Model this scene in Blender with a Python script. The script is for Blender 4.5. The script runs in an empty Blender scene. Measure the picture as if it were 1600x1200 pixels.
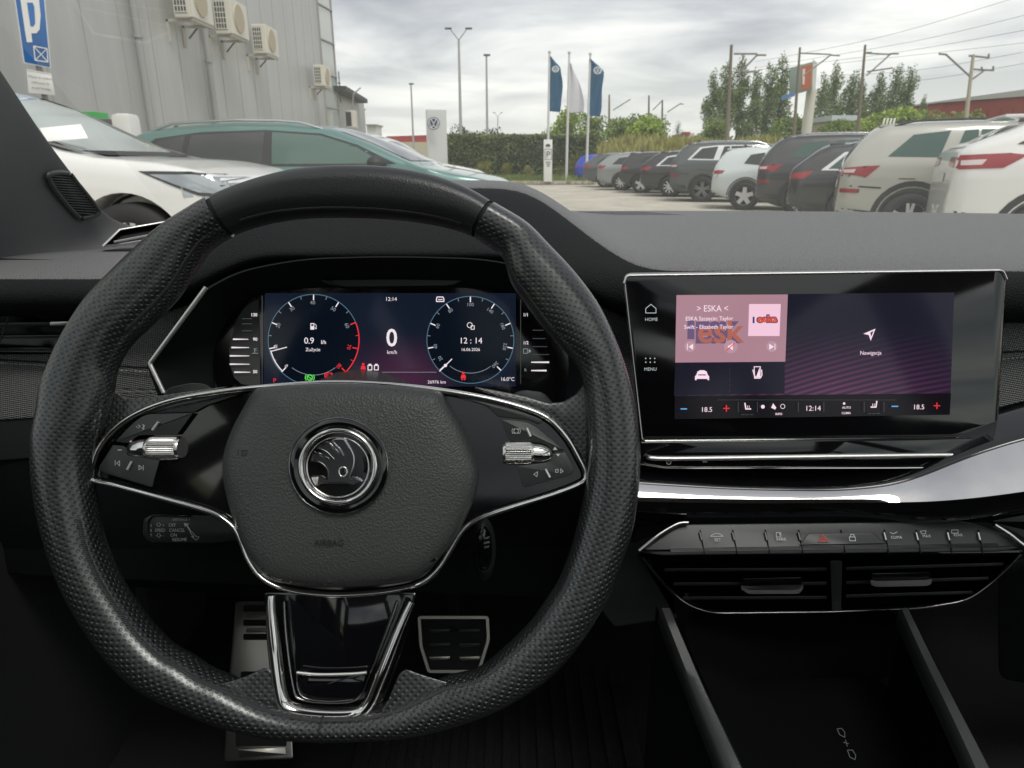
import bpy, bmesh, math, random
from mathutils import Vector, Matrix, noise
from mathutils.bvhtree import BVHTree
R = math.radians
rng = random.Random(7)
scene = bpy.context.scene
COL = scene.collection

# ------------------------------------------------------------------ camera, sky, sun, exposure
F = 1060.0; TH = R(18.2); CAM = Vector((0, 0, 1.08))
FW = Vector((0, math.cos(TH), -math.sin(TH))); UP = Vector((0, math.sin(TH), math.cos(TH))); RT = Vector((1, 0, 0))
cd = bpy.data.cameras.new('camera'); cam = bpy.data.objects.new('camera', cd); COL.objects.link(cam)
cam.location = CAM; cam.rotation_euler = (R(90) - TH, 0, 0)
cd.sensor_width = 36; cd.lens = 36 * F / 1600; cd.clip_start = 0.02; cd.clip_end = 3000
scene.camera = cam
cd.dof.use_dof = True; cd.dof.focus_distance = 0.54; cd.dof.aperture_fstop = 20.0

SUN_EL, SUN_AZ = R(64), R(150)
world = bpy.data.worlds.new('World'); scene.world = world; world.use_nodes = True
def NN(nt, typ, **kw):
    n = nt.nodes.new(typ)
    for k, v in kw.items():
        if k.startswith('i_'):
            key = k[2:]
            key = int(key) if key.isdigit() else key.replace('_', ' ')
            n.inputs[key].default_value = v
        else: setattr(n, k, v)
    return n
def LK(nt, a, ao, b, bi): nt.links.new(a.outputs[ao], b.inputs[bi])
def build_world():
    nt = world.node_tree; nt.nodes.clear()
    out = NN(nt, 'ShaderNodeOutputWorld'); bg = NN(nt, 'ShaderNodeBackground')
    sky = NN(nt, 'ShaderNodeTexSky', sky_type='NISHITA', sun_disc=False, sun_elevation=SUN_EL, sun_rotation=SUN_AZ)
    tc = NN(nt, 'ShaderNodeTexCoord')
    sep = NN(nt, 'ShaderNodeSeparateXYZ'); LK(nt, tc, 'Generated', sep, 0)
    # project the direction on a cloud layer: xy / (z + .12)
    ad = NN(nt, 'ShaderNodeMath', operation='ADD', i_1=0.10); LK(nt, sep, 2, ad, 0)
    mx = NN(nt, 'ShaderNodeMath', operation='MAXIMUM', i_1=0.05); LK(nt, ad, 0, mx, 0)
    dx = NN(nt, 'ShaderNodeMath', operation='DIVIDE'); LK(nt, sep, 0, dx, 0); LK(nt, mx, 0, dx, 1)
    dy = NN(nt, 'ShaderNodeMath', operation='DIVIDE'); LK(nt, sep, 1, dy, 0); LK(nt, mx, 0, dy, 1)
    cb = NN(nt, 'ShaderNodeCombineXYZ'); LK(nt, dx, 0, cb, 0); LK(nt, dy, 0, cb, 1)
    n1 = NN(nt, 'ShaderNodeTexNoise', i_Scale=0.75, i_Detail=7.0, i_Roughness=0.52, i_Distortion=0.35); LK(nt, cb, 0, n1, 'Vector')
    n2 = NN(nt, 'ShaderNodeTexNoise', i_Scale=0.33, i_Detail=3.0, i_Roughness=0.5); LK(nt, cb, 0, n2, 'Vector')
    m = NN(nt, 'ShaderNodeMath', operation='MULTIPLY_ADD', i_1=0.45); LK(nt, n2, 0, m, 0)
    m1 = NN(nt, 'ShaderNodeMath', operation='MULTIPLY', i_1=0.55); LK(nt, n1, 0, m1, 0); LK(nt, m1, 0, m, 2)
    cr = NN(nt, 'ShaderNodeValToRGB'); LK(nt, m, 0, cr, 0)
    e = cr.color_ramp.elements
    e[0].position = 0.44; e[0].color = (.275, .29, .312, 1)
    e[1].position = 0.585; e[1].color = (.66, .66, .63, 1)
    k = e.new(0.515); k.color = (.46, .472, .475, 1)
    # brighter, creamier band near the horizon
    hz = NN(nt, 'ShaderNodeMapRange', i_1=0.0, i_2=0.17, i_3=0.75, i_4=0.0); LK(nt, sep, 2, hz, 0)
    mh = NN(nt, 'ShaderNodeMixRGB', blend_type='MIX'); LK(nt, hz, 0, mh, 0); LK(nt, cr, 0, mh, 1); mh.inputs[2].default_value = (.64, .645, .58, 1)
    mul = NN(nt, 'ShaderNodeVectorMath', operation='SCALE'); LK(nt, mh, 0, mul, 0); mul.inputs['Scale'].default_value = 8.6
    mix = NN(nt, 'ShaderNodeMixRGB', i_0=0.96); LK(nt, sky, 0, mix, 1); LK(nt, mul, 0, mix, 2)
    LK(nt, mix, 0, bg, 0); bg.inputs[1].default_value = 0.10
    LK(nt, bg, 0, out, 0)
build_world()
sl = bpy.data.lights.new('sun', 'SUN'); so = bpy.data.objects.new('sun', sl); COL.objects.link(so)
sl.energy = 1.2; sl.angle = R(26); sl.color = (1, .97, .92)
so.rotation_euler = (R(90) - SUN_EL, 0, -SUN_AZ + R(180)); so.location = (0, 0, 60)
scene.view_settings.view_transform = 'Standard'; scene.view_settings.look = 'None'
scene.view_settings.exposure = 0.98; scene.view_settings.gamma = 1.0
scene.cycles.max_bounces = 9; scene.cycles.transparent_max_bounces = 24; scene.cycles.glossy_bounces = 5
scene.cycles.sample_clamp_indirect = 6.0

# ------------------------------------------------------------------ helpers
def P(px, py, d): return CAM + (FW + RT * ((px - 800) / F) + UP * ((600 - py) / F)) * d
def V(*a): return Vector(a)
class Pl:
    def __init__(s, o, n, r=(1, 0, 0)):
        s.o = Vector(o); s.n = Vector(n).normalized(); r = Vector(r)
        s.u = s.n.cross(r).normalized(); s.r = s.u.cross(s.n).normalized()
        s.mpp = (s.o - CAM).dot(FW) / F
    def px(s, x, y, off=0.0):
        ray = FW + RT * ((x - 800) / F) + UP * ((600 - y) / F)
        t = (s.o + s.n * off - CAM).dot(s.n) / ray.dot(s.n)
        return CAM + ray * t
    def loc(s, x, y):
        p = s.px(x, y) - s.o
        return (p.dot(s.r), p.dot(s.u))
    def at(s, a, b, off=0.0): return s.o + s.r * a + s.u * b + s.n * off

def link(o, parent=None):
    COL.objects.link(o)
    if parent is not None: o.parent = parent
    return o
def tag(o, label=None, cat=None, group=None, kind=None):
    if label: o['label'] = label
    if cat: o['category'] = cat
    if group: o['group'] = group
    if kind: o['kind'] = kind
    return o
def thing(name, label, cat, loc=(0, 0, 0), rz=0, group=None):
    o = bpy.data.objects.new(name, None); o.empty_display_size = .1; COL.objects.link(o)
    o.location = loc; o.rotation_euler = (0, 0, rz)
    return tag(o, label, cat, group)
def root_off(p):
    off = Vector((0, 0, 0))
    while p is not None: off = off + p.location; p = p.parent
    return off
def mesh_obj(name, verts, faces, mat, parent=None, smooth=True, uv=None, angle=None, local=False):
    """vertices come in world space unless local; the parent chain is only moved, not turned"""
    off = Vector((0, 0, 0)) if local else root_off(parent)
    me = bpy.data.meshes.new(name)
    me.from_pydata([tuple(Vector(v) - off) for v in verts], [], faces)
    if uv:
        l = me.uv_layers.new(name='UVMap')
        for poly in me.polygons:
            for li, vi in zip(poly.loop_indices, poly.vertices):
                l.data[li].uv = uv[vi] if not isinstance(uv, dict) else uv[(poly.index, vi)]
    me.materials.append(mat)
    if smooth: me.shade_smooth()
    if angle: me.set_sharp_from_angle(angle=R(angle))
    me.update()
    return link(bpy.data.objects.new(name, me), parent)
def bm_obj(name, bm, mat, parent=None, smooth=False, angle=None, local=False):
    off = Vector((0, 0, 0)) if local else root_off(parent)
    if off.length > 0: bmesh.ops.translate(bm, verts=bm.verts, vec=-off)
    me = bpy.data.meshes.new(name); bm.to_mesh(me); bm.free()
    me.materials.append(mat)
    if smooth: me.shade_smooth()
    if angle: me.set_sharp_from_angle(angle=R(angle))
    return link(bpy.data.objects.new(name, me), parent)
def cat_rom(pts, n=6, closed=True):
    out = []; N = len(pts); pts = [Vector(p) for p in pts]
    for i in range(N if closed else N - 1):
        if closed: a, b, c, d = pts[(i - 1) % N], pts[i], pts[(i + 1) % N], pts[(i + 2) % N]
        else: a, b, c, d = pts[max(i - 1, 0)], pts[i], pts[i + 1], pts[min(i + 2, N - 1)]
        for k in range(n):
            t = k / n
            out.append(.5 * ((2 * b) + (c - a) * t + (2 * a - 5 * b + 4 * c - d) * t * t + (3 * b - a - 3 * c + d) * t ** 3))
    if not closed: out.append(pts[-1])
    return out
def fillet(pts, r, seg=5, closed=True):
    out = []; N = len(pts)
    for i in range(N):
        p = Vector(pts[i][:2]); rr = pts[i][2] if len(pts[i]) > 2 else r
        if not closed and i in (0, N - 1): out.append(p); continue
        a = Vector(pts[(i - 1) % N][:2]); b = Vector(pts[(i + 1) % N][:2])
        da, db = (a - p), (b - p); la, lb = da.length, db.length
        q = min(rr, la * .48, lb * .48)
        if q < 1e-6: out.append(p); continue
        p0, p2 = p + da / la * q, p + db / lb * q
        for k in range(seg + 1):
            t = k / seg; out.append(p0 * (1 - t) ** 2 + p * 2 * t * (1 - t) + p2 * t * t)
    return out
def resample(pts, n, closed=True):
    pts = [Vector(p) for p in pts]; q = pts + ([pts[0]] if closed else [])
    L = [0]
    for a, b in zip(q, q[1:]): L.append(L[-1] + (b - a).length)
    out = []; j = 0
    for i in range(n):
        s = L[-1] * i / (n if closed else n - 1)
        while j < len(L) - 2 and L[j + 1] < s: j += 1
        t = (s - L[j]) / max(L[j + 1] - L[j], 1e-9); out.append(q[j].lerp(q[j + 1], min(t, 1)))
    return out
def area2(pts):
    return sum(a[0] * b[1] - b[0] * a[1] for a, b in zip(pts, list(pts[1:]) + [pts[0]]))
def inset(pts, d):
    """shrink a closed 2-D outline by d (px)"""
    pts = [Vector(p[:2]) for p in pts]; N = len(pts); s = 1 if area2(pts) > 0 else -1; out = []
    for i in range(N):
        a, b, c = pts[i - 1], pts[i], pts[(i + 1) % N]
        e1, e2 = (b - a), (c - b)
        if e1.length < 1e-6: e1 = e2
        if e2.length < 1e-6: e2 = e1
        n1 = Vector((-e1.y, e1.x)).normalized() * s; n2 = Vector((-e2.y, e2.x)).normalized() * s
        m = n1 + n2
        if m.length < 1e-3: out.append(b + n1 * d); continue
        m.normalize(); k = max(m.dot(n1), .4); out.append(b + m * (d / k))
    return out
def loops(name, rows, mat, parent=None, cap0=False, cap1=False, angle=35, smooth=True):
    """rows: lists of 3-D points, same count, closed loops bridged one to the next"""
    n = len(rows[0]); vs = [p for r in rows for p in r]; fs = []
    for i in range(len(rows) - 1):
        for j in range(n):
            a, b = i * n + j, i * n + (j + 1) % n
            fs.append((a, b, b + n, a + n))
    if cap0: fs.append(tuple(reversed(range(n))))
    if cap1: fs.append(tuple(range((len(rows) - 1) * n, len(rows) * n)))
    o = mesh_obj(name, vs, fs, mat, parent, smooth, None, angle)
    bm = bmesh.new(); bm.from_mesh(o.data); bmesh.ops.recalc_face_normals(bm, faces=bm.faces); bm.to_mesh(o.data); bm.free()
    return o
def plate(name, pts, pl, mat, parent, off=0.0, thick=0.004, bev=1.2, angle=30):
    """a solid plate with a rounded front edge; pts in photo pixels laid on the plane"""
    b = bev * pl.mpp
    i1 = inset(pts, bev); i0 = inset(pts, bev * .3)
    rows = [[pl.px(p[0], p[1], off) for p in i1]]
    if bev > 0:
        rows.append([pl.px(p[0], p[1], off - b * .3) for p in i0])
        rows.append([pl.px(p[0], p[1], off - b) for p in pts])
    rows.append([pl.px(p[0], p[1], off - max(thick, b * 1.5)) for p in pts])
    return loops(name, rows, mat, parent, True, True, angle)
def dome(name, pts, pl, mat, parent, prof, centre=None, angle=50):
    """prof: list of (scale, off) from rim to centre"""
    c = centre or (sum(p[0] for p in pts) / len(pts), sum(p[1] for p in pts) / len(pts))
    rows = [[pl.px(c[0] + (p[0] - c[0]) * s, c[1] + (p[1] - c[1]) * s, o) for p in pts] for s, o in prof]
    o = loops(name, rows, mat, parent, False, True, angle)
    return o
def sweep(name, pts, a, b, mat, parent, closed=False, nrm=None, seg=10, uv=False, power=1.0, taper=None, caps=True):
    """tube of half widths a (in plane) and b (along the normal)"""
    pts = [Vector(p) for p in pts]; N = len(pts); vs = []; fs = []; L = 0; uvs = []
    nrm0 = Vector(nrm) if nrm is not None else None
    for i in range(N):
        p = pts[i]
        t = (pts[(i + 1) % N] - pts[i - 1]) if closed else (pts[min(i + 1, N - 1)] - pts[max(i - 1, 0)])
        t.normalize()
        if i: L += (pts[i] - pts[i - 1]).length
        nn = nrm0 if nrm0 is not None else (Vector((0, 0, 1)) if abs(t.z) < .9 else Vector((0, 1, 0)))
        bn = t.cross(nn).normalized(); n2 = bn.cross(t).normalized()
        k = taper(i / max(N - 1, 1)) if taper else 1.0
        for j in range(seg):
            an = 2 * math.pi * j / seg; cs, sn = math.cos(an), math.sin(an)
            cs = math.copysign(abs(cs) ** power, cs); sn = math.copysign(abs(sn) ** power, sn)
            vs.append(p + bn * (cs * a * k) + n2 * (sn * b * k))
    for i in range(N if closed else N - 1):
        for j in range(seg):
            i2 = (i + 1) % N
            fs.append((i * seg + j, i * seg + (j + 1) % seg, i2 * seg + (j + 1) % seg, i2 * seg + j))
    if not closed and caps:
        fs.append(tuple(reversed(range(seg)))); fs.append(tuple(range((N - 1) * seg, N * seg)))
    return mesh_obj(name, vs, fs, mat, parent, True, None, 60)
def grid_obj(name, rows, mat, parent=None, sub=0, thick=0, uvscale=None, angle=None, flip=False, crease=None):
    n = len(rows[0]); vs = [p for r in rows for p in r]; fs = []
    for i in range(len(rows) - 1):
        for j in range(n - 1):
            a = i * n + j; f = (a, a + 1, a + n + 1, a + n)
            fs.append(tuple(reversed(f)) if flip else f)
    uv = None
    o = mesh_obj(name, vs, fs, mat, parent, True, uv, angle)
    if thick:
        m = o.modifiers.new('solid', 'SOLIDIFY'); m.thickness = thick; m.offset = -1
    if sub:
        m = o.modifiers.new('sub', 'SUBSURF'); m.levels = sub; m.render_levels = sub
    return o
def patch(name, rows, mat, parent, sub=3, thick=.004, flip=False):
    return grid_obj(name, [[P(*c) for c in r] for r in rows], mat, parent, sub, thick, flip=flip)
def box_bm(bm, c, s, rz=0, M=None, bev=0):
    r = bmesh.ops.create_cube(bm, size=1)['verts']
    m = Matrix.Translation(Vector(c)) @ Matrix.Rotation(rz, 4, 'Z') @ Matrix.Diagonal((s[0], s[1], s[2], 1))
    if M is not None: m = M @ m
    bmesh.ops.transform(bm, matrix=m, verts=r)
    if bev:
        es = list({e for v in r for e in v.link_edges})
        bmesh.ops.bevel(bm, geom=es, offset=bev, segments=2, affect='EDGES', profile=.6)
def cyl_bm(bm, a, b, r1, r2=None, seg=10, caps=True):
    a, b = Vector(a), Vector(b); r2 = r1 if r2 is None else r2
    d = b - a; q = d.to_track_quat('Z', 'Y').to_matrix().to_4x4()
    m = Matrix.Translation((a + b) / 2) @ q
    bmesh.ops.create_cone(bm, cap_ends=caps, segments=seg, radius1=r1, radius2=r2, depth=d.length, matrix=m)

# ------------------------------------------------------------------ materials
MATS = {}
def pmat(name, col, rough=.5, metal=0, coat=0, spec=None, emit=None, estr=1.0, alpha=1.0, sheen=0, bump=None, var=None):
    if name in MATS: return MATS[name]
    m = bpy.data.materials.new(name); m.use_nodes = True; nt = m.node_tree
    b = nt.nodes['Principled BSDF']
    b.inputs['Base Color'].default_value = (*col, 1); b.inputs['Roughness'].default_value = rough
    b.inputs['Metallic'].default_value = metal; b.inputs['Coat Weight'].default_value = coat
    b.inputs['Coat Roughness'].default_value = .03
    if spec is not None: b.inputs['Specular IOR Level'].default_value = spec
    if emit: b.inputs['Emission Color'].default_value = (*emit, 1); b.inputs['Emission Strength'].default_value = estr
    tc = NN(nt, 'ShaderNodeTexCoord')
    if bump:
        kind, sc, st, dist = bump
        if kind == 'grain':      # leather like cells
            t = NN(nt, 'ShaderNodeTexVoronoi', i_Scale=sc, feature='SMOOTH_F1'); t.inputs['Smoothness'].default_value = .5
            nz = NN(nt, 'ShaderNodeTexNoise', i_Scale=sc * .35, i_Detail=2.0)
            LK(nt, tc, 'Object', nz, 'Vector')
            vm = NN(nt, 'ShaderNodeVectorMath', operation='SCALE'); vm.inputs['Scale'].default_value = .7 / sc
            LK(nt, nz, 'Color', vm, 0)
            va = NN(nt, 'ShaderNodeVectorMath', operation='ADD'); LK(nt, tc, 'Object', va, 0); LK(nt, vm, 0, va, 1)
            LK(nt, va, 0, t, 'Vector'); so_ = t.outputs['Distance']
        elif kind == 'noise':
            t = NN(nt, 'ShaderNodeTexNoise', i_Scale=sc, i_Detail=4.0); LK(nt, tc, 'Object', t, 'Vector'); so_ = t.outputs[0]
        elif kind == 'knurl' or kind == 'weave':
            mp = NN(nt, 'ShaderNodeMapping'); LK(nt, tc, 'Object', mp, 0)
            mp.inputs['Rotation'].default_value = (R(20), 0, 0) if kind == 'knurl' else (0, R(35), 0)
            vs_ = NN(nt, 'ShaderNodeVectorMath', operation='SCALE'); LK(nt, mp, 0, vs_, 0); vs_.inputs['Scale'].default_value = sc
            sp = NN(nt, 'ShaderNodeSeparateXYZ'); LK(nt, vs_, 0, sp, 0)
            s1 = NN(nt, 'ShaderNodeMath', operation='SINE'); LK(nt, sp, 0, s1, 0)
            s2 = NN(nt, 'ShaderNodeMath', operation='SINE'); LK(nt, sp, 2, s2, 0)
            mm = NN(nt, 'ShaderNodeMath', operation='MULTIPLY'); LK(nt, s1, 0, mm, 0); LK(nt, s2, 0, mm, 1); so_ = mm.outputs[0]
        bp = NN(nt, 'ShaderNodeBump', i_Strength=st, i_Distance=dist); nt.links.new(so_, bp.inputs['Height'])
        LK(nt, bp, 0, b, 'Normal')
        if kind in ('weave', 'knurl'):
            rp = NN(nt, 'ShaderNodeMapRange', i_1=-.6, i_2=.6, i_3=.5, i_4=1.45); nt.links.new(so_, rp.inputs[0])
            vv = NN(nt, 'ShaderNodeVectorMath', operation='SCALE'); vv.inputs[0].default_value = col
            LK(nt, rp, 0, vv, 'Scale'); LK(nt, vv, 0, b, 'Base Color')
    if var:
        sc, amt = var
        nz = NN(nt, 'ShaderNodeTexNoise', i_Scale=sc, i_Detail=5.0, i_Roughness=.6); LK(nt, tc, 'Object', nz, 'Vector')
        mr = NN(nt, 'ShaderNodeMapRange', i_1=.3, i_2=.7, i_3=1 - amt, i_4=1 + amt); LK(nt, nz, 0, mr, 0)
        vv = NN(nt, 'ShaderNodeVectorMath', operation='SCALE'); vv.inputs[0].default_value = col
        LK(nt, mr, 0, vv, 'Scale'); LK(nt, vv, 0, b, 'Base Color')
    MATS[name] = m
    return m
def emat(name, col, s=1.0):
    """something that gives off light by itself: display segments"""
    if name in MATS: return MATS[name]
    m = bpy.data.materials.new(name); m.use_nodes = True; nt = m.node_tree
    b = nt.nodes['Principled BSDF']; b.inputs['Base Color'].default_value = (0, 0, 0, 1); b.inputs['Roughness'].default_value = .12
    b.inputs['Specular IOR Level'].default_value = .3
    b.inputs['Emission Color'].default_value = (*col, 1); b.inputs['Emission Strength'].default_value = s * .57
    MATS[name] = m; return m
def perf_leather():
    m = bpy.data.materials.new('perforated_leather'); m.use_nodes = True; nt = m.node_tree; b = nt.nodes['Principled BSDF']
    b.inputs['Roughness'].default_value = .33; b.inputs['Specular IOR Level'].default_value = .7; b.inputs['Coat Weight'].default_value = .9; b.inputs['Coat Roughness'].default_value = .24
    uv = NN(nt, 'ShaderNodeTexCoord'); S = 1 / .0047
    ds = []
    for o in (0.0, .5):
        mp = NN(nt, 'ShaderNodeMapping'); LK(nt, uv, 'UV', mp, 0); mp.inputs['Scale'].default_value = (S, S, 1); mp.inputs['Location'].default_value = (o, o, 0)
        fr = NN(nt, 'ShaderNodeVectorMath', operation='FRACTION'); LK(nt, mp, 0, fr, 0)
        sb = NN(nt, 'ShaderNodeVectorMath', operation='SUBTRACT'); LK(nt, fr, 0, sb, 0); sb.inputs[1].default_value = (.5, .5, 0)
        ln = NN(nt, 'ShaderNodeVectorMath', operation='LENGTH'); LK(nt, sb, 0, ln, 0); ds.append(ln)
    mn = NN(nt, 'ShaderNodeMath', operation='MINIMUM'); LK(nt, ds[0], 'Value', mn, 0); LK(nt, ds[1], 'Value', mn, 1)
    mr = NN(nt, 'ShaderNodeMapRange', i_1=.09, i_2=.27, i_3=0.0, i_4=1.0, interpolation_type='SMOOTHSTEP'); LK(nt, mn, 0, mr, 0)
    nz = NN(nt, 'ShaderNodeTexNoise', i_Scale=700.0, i_Detail=3.0); LK(nt, uv, 'Object', nz, 'Vector')
    ma = NN(nt, 'ShaderNodeMath', operation='MULTIPLY_ADD', i_1=.07); LK(nt, nz, 0, ma, 0); LK(nt, mr, 0, ma, 2)
    bp = NN(nt, 'ShaderNodeBump', i_Strength=.8, i_Distance=.0008); LK(nt, ma, 0, bp, 'Height'); LK(nt, bp, 0, b, 'Normal')
    cr = NN(nt, 'ShaderNodeMixRGB'); LK(nt, mr, 0, cr, 0); cr.inputs[1].default_value = (.006, .006, .006, 1); cr.inputs[2].default_value = (.019, .020, .021, 1)
    LK(nt, cr, 0, b, 'Base Color')
    return m
def glass_mat(name, veil, tint=(1, 1, 1), gl=.9):
    """thin pane: clear, with a Fresnel reflection and a dusty veil that hazes the view"""
    m = bpy.data.materials.new(name); m.use_nodes = True; nt = m.node_tree; nt.nodes.clear()
    out = NN(nt, 'ShaderNodeOutputMaterial'); tr = NN(nt, 'ShaderNodeBsdfTransparent'); tr.inputs[0].default_value = (*tint, 1)
    g = NN(nt, 'ShaderNodeBsdfGlossy'); g.inputs['Roughness'].default_value = .02; g.inputs[0].default_value = (gl, gl, gl, 1)
    fr = NN(nt, 'ShaderNodeFresnel', i_IOR=1.3); mx = NN(nt, 'ShaderNodeMixShader'); LK(nt, fr, 0, mx, 0); LK(nt, tr, 0, mx, 1); LK(nt, g, 0, mx, 2)
    if veil:  # translucent white stands in for the haze that lifts the darks outside
        tl = NN(nt, 'ShaderNodeBsdfTranslucent'); tl.inputs[0].default_value = (.95, .97, .9, 1)
        tc = NN(nt, 'ShaderNodeTexCoord'); nz = NN(nt, 'ShaderNodeTexNoise', i_Scale=7.0, i_Detail=5.0); LK(nt, tc, 'Object', nz, 'Vector')
        mr = NN(nt, 'ShaderNodeMapRange', i_1=.3, i_2=.7, i_3=veil * .75, i_4=veil * 1.25); LK(nt, nz, 0, mr, 0)
        m2 = NN(nt, 'ShaderNodeMixShader'); LK(nt, mr, 0, m2, 0); LK(nt, mx, 0, m2, 1); LK(nt, tl, 0, m2, 2); mx = m2
    LK(nt, mx, 0, out, 0)
    return m

LEATHER = perf_leather()
SMOOTHL = pmat('smooth_leather', (.030, .031, .032), .31, spec=.5, bump=('grain', 900, .25, .0004))
GRAIN = pmat('grained_plastic', (.060, .062, .061), .42, spec=.5, bump=('grain', 760, .42, .0008))
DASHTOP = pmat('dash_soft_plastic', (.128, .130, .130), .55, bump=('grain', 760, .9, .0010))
DASHDARK = pmat('dark_plastic', (.007, .008, .009), .7, spec=.2, bump=('grain', 500, .3, .0006))
SATIN = pmat('satin_black_plastic', (.040, .042, .043), .36, bump=('noise', 900, .05, .0004))
PILLAR = pmat('pillar_fabric', (.095, .095, .098), .85, bump=('noise', 1500, .5, .0006))
FABRIC = pmat('woven_fabric', (.20, .204, .20), .8, bump=('weave', 2100, .8, .0006))
PIANO = pmat('piano_black', (.004, .004, .005), .06, coat=.6)
def smudge(m, lo, hi, sc=9.0):
    nt = m.node_tree; tc = NN(nt, 'ShaderNodeTexCoord'); nz = NN(nt, 'ShaderNodeTexNoise', i_Scale=sc, i_Detail=6.0, i_Roughness=.65); LK(nt, tc, 'Object', nz, 'Vector')
    mr = NN(nt, 'ShaderNodeMapRange', i_1=.42, i_2=.68, i_3=lo, i_4=hi); LK(nt, nz, 0, mr, 0); b = nt.nodes['Principled BSDF']; LK(nt, mr, 0, b, 'Roughness'); LK(nt, mr, 0, b, 'Coat Roughness')
smudge(PIANO, .04, .12)
CHROME = pmat('chrome', (.78, .76, .75), .07, metal=1)
DCHROME = pmat('dark_chrome', (.32, .31, .31), .09, metal=1)
SILVER = pmat('satin_silver', (.85, .84, .82), .42, metal=1)
KNURL = pmat('knurled_metal', (.85, .83, .80), .35, metal=1, bump=('knurl', 3600, 1.0, .0009))
MIRROR = pmat('sky_reflection_trim', (.60, .585, .59), .035, metal=1)
BLACK = pmat('matt_black', (.008, .008, .009), .7)
CARPET = pmat('carpet', (.008, .008, .009), .95, bump=('noise', 600, .8, .003))
RUBBER = pmat('rubber', (.012, .012, .013), .75)
THREAD = pmat('grey_thread', (.42, .42, .41), .8)
STEEL = pmat('brushed_steel', (.5, .48, .44), .3, metal=1)
PRINT = pmat('white_print', (.70, .71, .71), .6)
REDP = pmat('red_print', (.55, .08, .06), .5)
LINING = pmat('roof_lining', (.10, .10, .10), .95)

# ------------------------------------------------------------------ ink: lettering and symbols laid on a plane
class Ink:
    def __init__(s, pl, off=.0004): s.pl = pl; s.off = off; s.v = []; s.f = []
    def _add(s, pts, faces):
        b = len(s.v); s.v += pts; s.f += [tuple(i + b for i in f) for f in faces]
    def poly(s, pts):
        s._add([s.pl.px(p[0], p[1], s.off) for p in pts], [tuple(range(len(pts)))])
    def rect(s, x0, y0, x1, y1): s.poly([(x0, y0), (x1, y0), (x1, y1), (x0, y1)])
    def line(s, pts, w, closed=False):
        q = [Vector(p) for p in pts]
        if closed: q.append(q[0])
        for a, b in zip(q, q[1:]):
            d = b - a
            if d.length < 1e-5: continue
            d.normalize(); n = Vector((-d.y, d.x)) * w / 2; e = d * w * .3
            s.poly([a + n - e, b + n + e, b - n + e, a - n - e])
    def arc(s, cx, cy, r, a0, a1, w, n=40):
        """degrees clockwise from the top"""
        rr = r if isinstance(r, tuple) else (r, r)
        pt = lambda a, q: (cx + (rr[0] + q) * math.sin(R(a)), cy - (rr[1] + q) * math.cos(R(a)))
        vs = []; fs = []
        for i in range(n + 1):
            a = a0 + (a1 - a0) * i / n
            vs += [s.pl.px(*pt(a, -w / 2), s.off), s.pl.px(*pt(a, w / 2), s.off)]
        for i in range(n): fs.append((2 * i, 2 * i + 1, 2 * i + 3, 2 * i + 2))
        s._add(vs, fs)
    def disc(s, cx, cy, r, n=24): s.poly([(cx + r * math.sin(2 * math.pi * i / n), cy - r * math.cos(2 * math.pi * i / n)) for i in range(n)])
    def text(s, t, x, y, h, rot=0, align='CENTER', squash=1.0, sp=1.0, bold=0):
        """x, y: middle (or left/right end) of the line in px; h: capital height in px"""
        cu = bpy.data.curves.new('t', 'FONT'); cu.body = t; cu.size = 1; cu.align_x = align; cu.resolution_u = 3; cu.space_character = sp
        if bold: cu.offset = bold
        ob = bpy.data.objects.new('t', cu); me = bpy.data.meshes.new_from_object(ob)
        k = h / .73 * s.pl.mpp; a, b = s.pl.loc(x, y); cr, sr = math.cos(R(rot)), math.sin(R(rot)); vs = []
        for v in me.vertices:
            lx, ly = v.co.x * k * squash, (v.co.y - .36) * k
            vs.append(s.pl.at(a + lx * cr + ly * sr, b - lx * sr + ly * cr, s.off))
        s._add(vs, [tuple(p.vertices) for p in me.polygons])
        bpy.data.objects.remove(ob); bpy.data.curves.remove(cu); bpy.data.meshes.remove(me)
    def build(s, name, mat, parent): return mesh_obj(name, s.v, s.f, mat, parent, False)

# ================================================================== the car the picture is taken from: shell
YSCR = 0.561
ego = thing('car_cabin', 'dark interior shell of the car around the camera, with its windscreen and pillars', 'car cabin', (0.25, 0, 0.25))
# windscreen: curved pane from the cowl to the roof edge
rows = []
for i in range(9):
    t = i / 8; r = []
    for j in range(13):
        s = (j / 12) * 2 - 1
        xw = .80 - .20 * t
        y = 1.30 - .98 * t - .16 * s * s * (1 - .3 * t); z = .975 + .43 * (t ** .9) - .03 * s * s * t
        r.append(V(.25 + s * xw, y, z))
    rows.append(r)
grid_obj('windscreen', rows, glass_mat('windscreen_glass', .04), ego, 1)
def quad(name, pts, mat, parent, thick=.01):
    return mesh_obj(name, pts, [tuple(range(len(pts)))], mat, parent, False)
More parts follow.
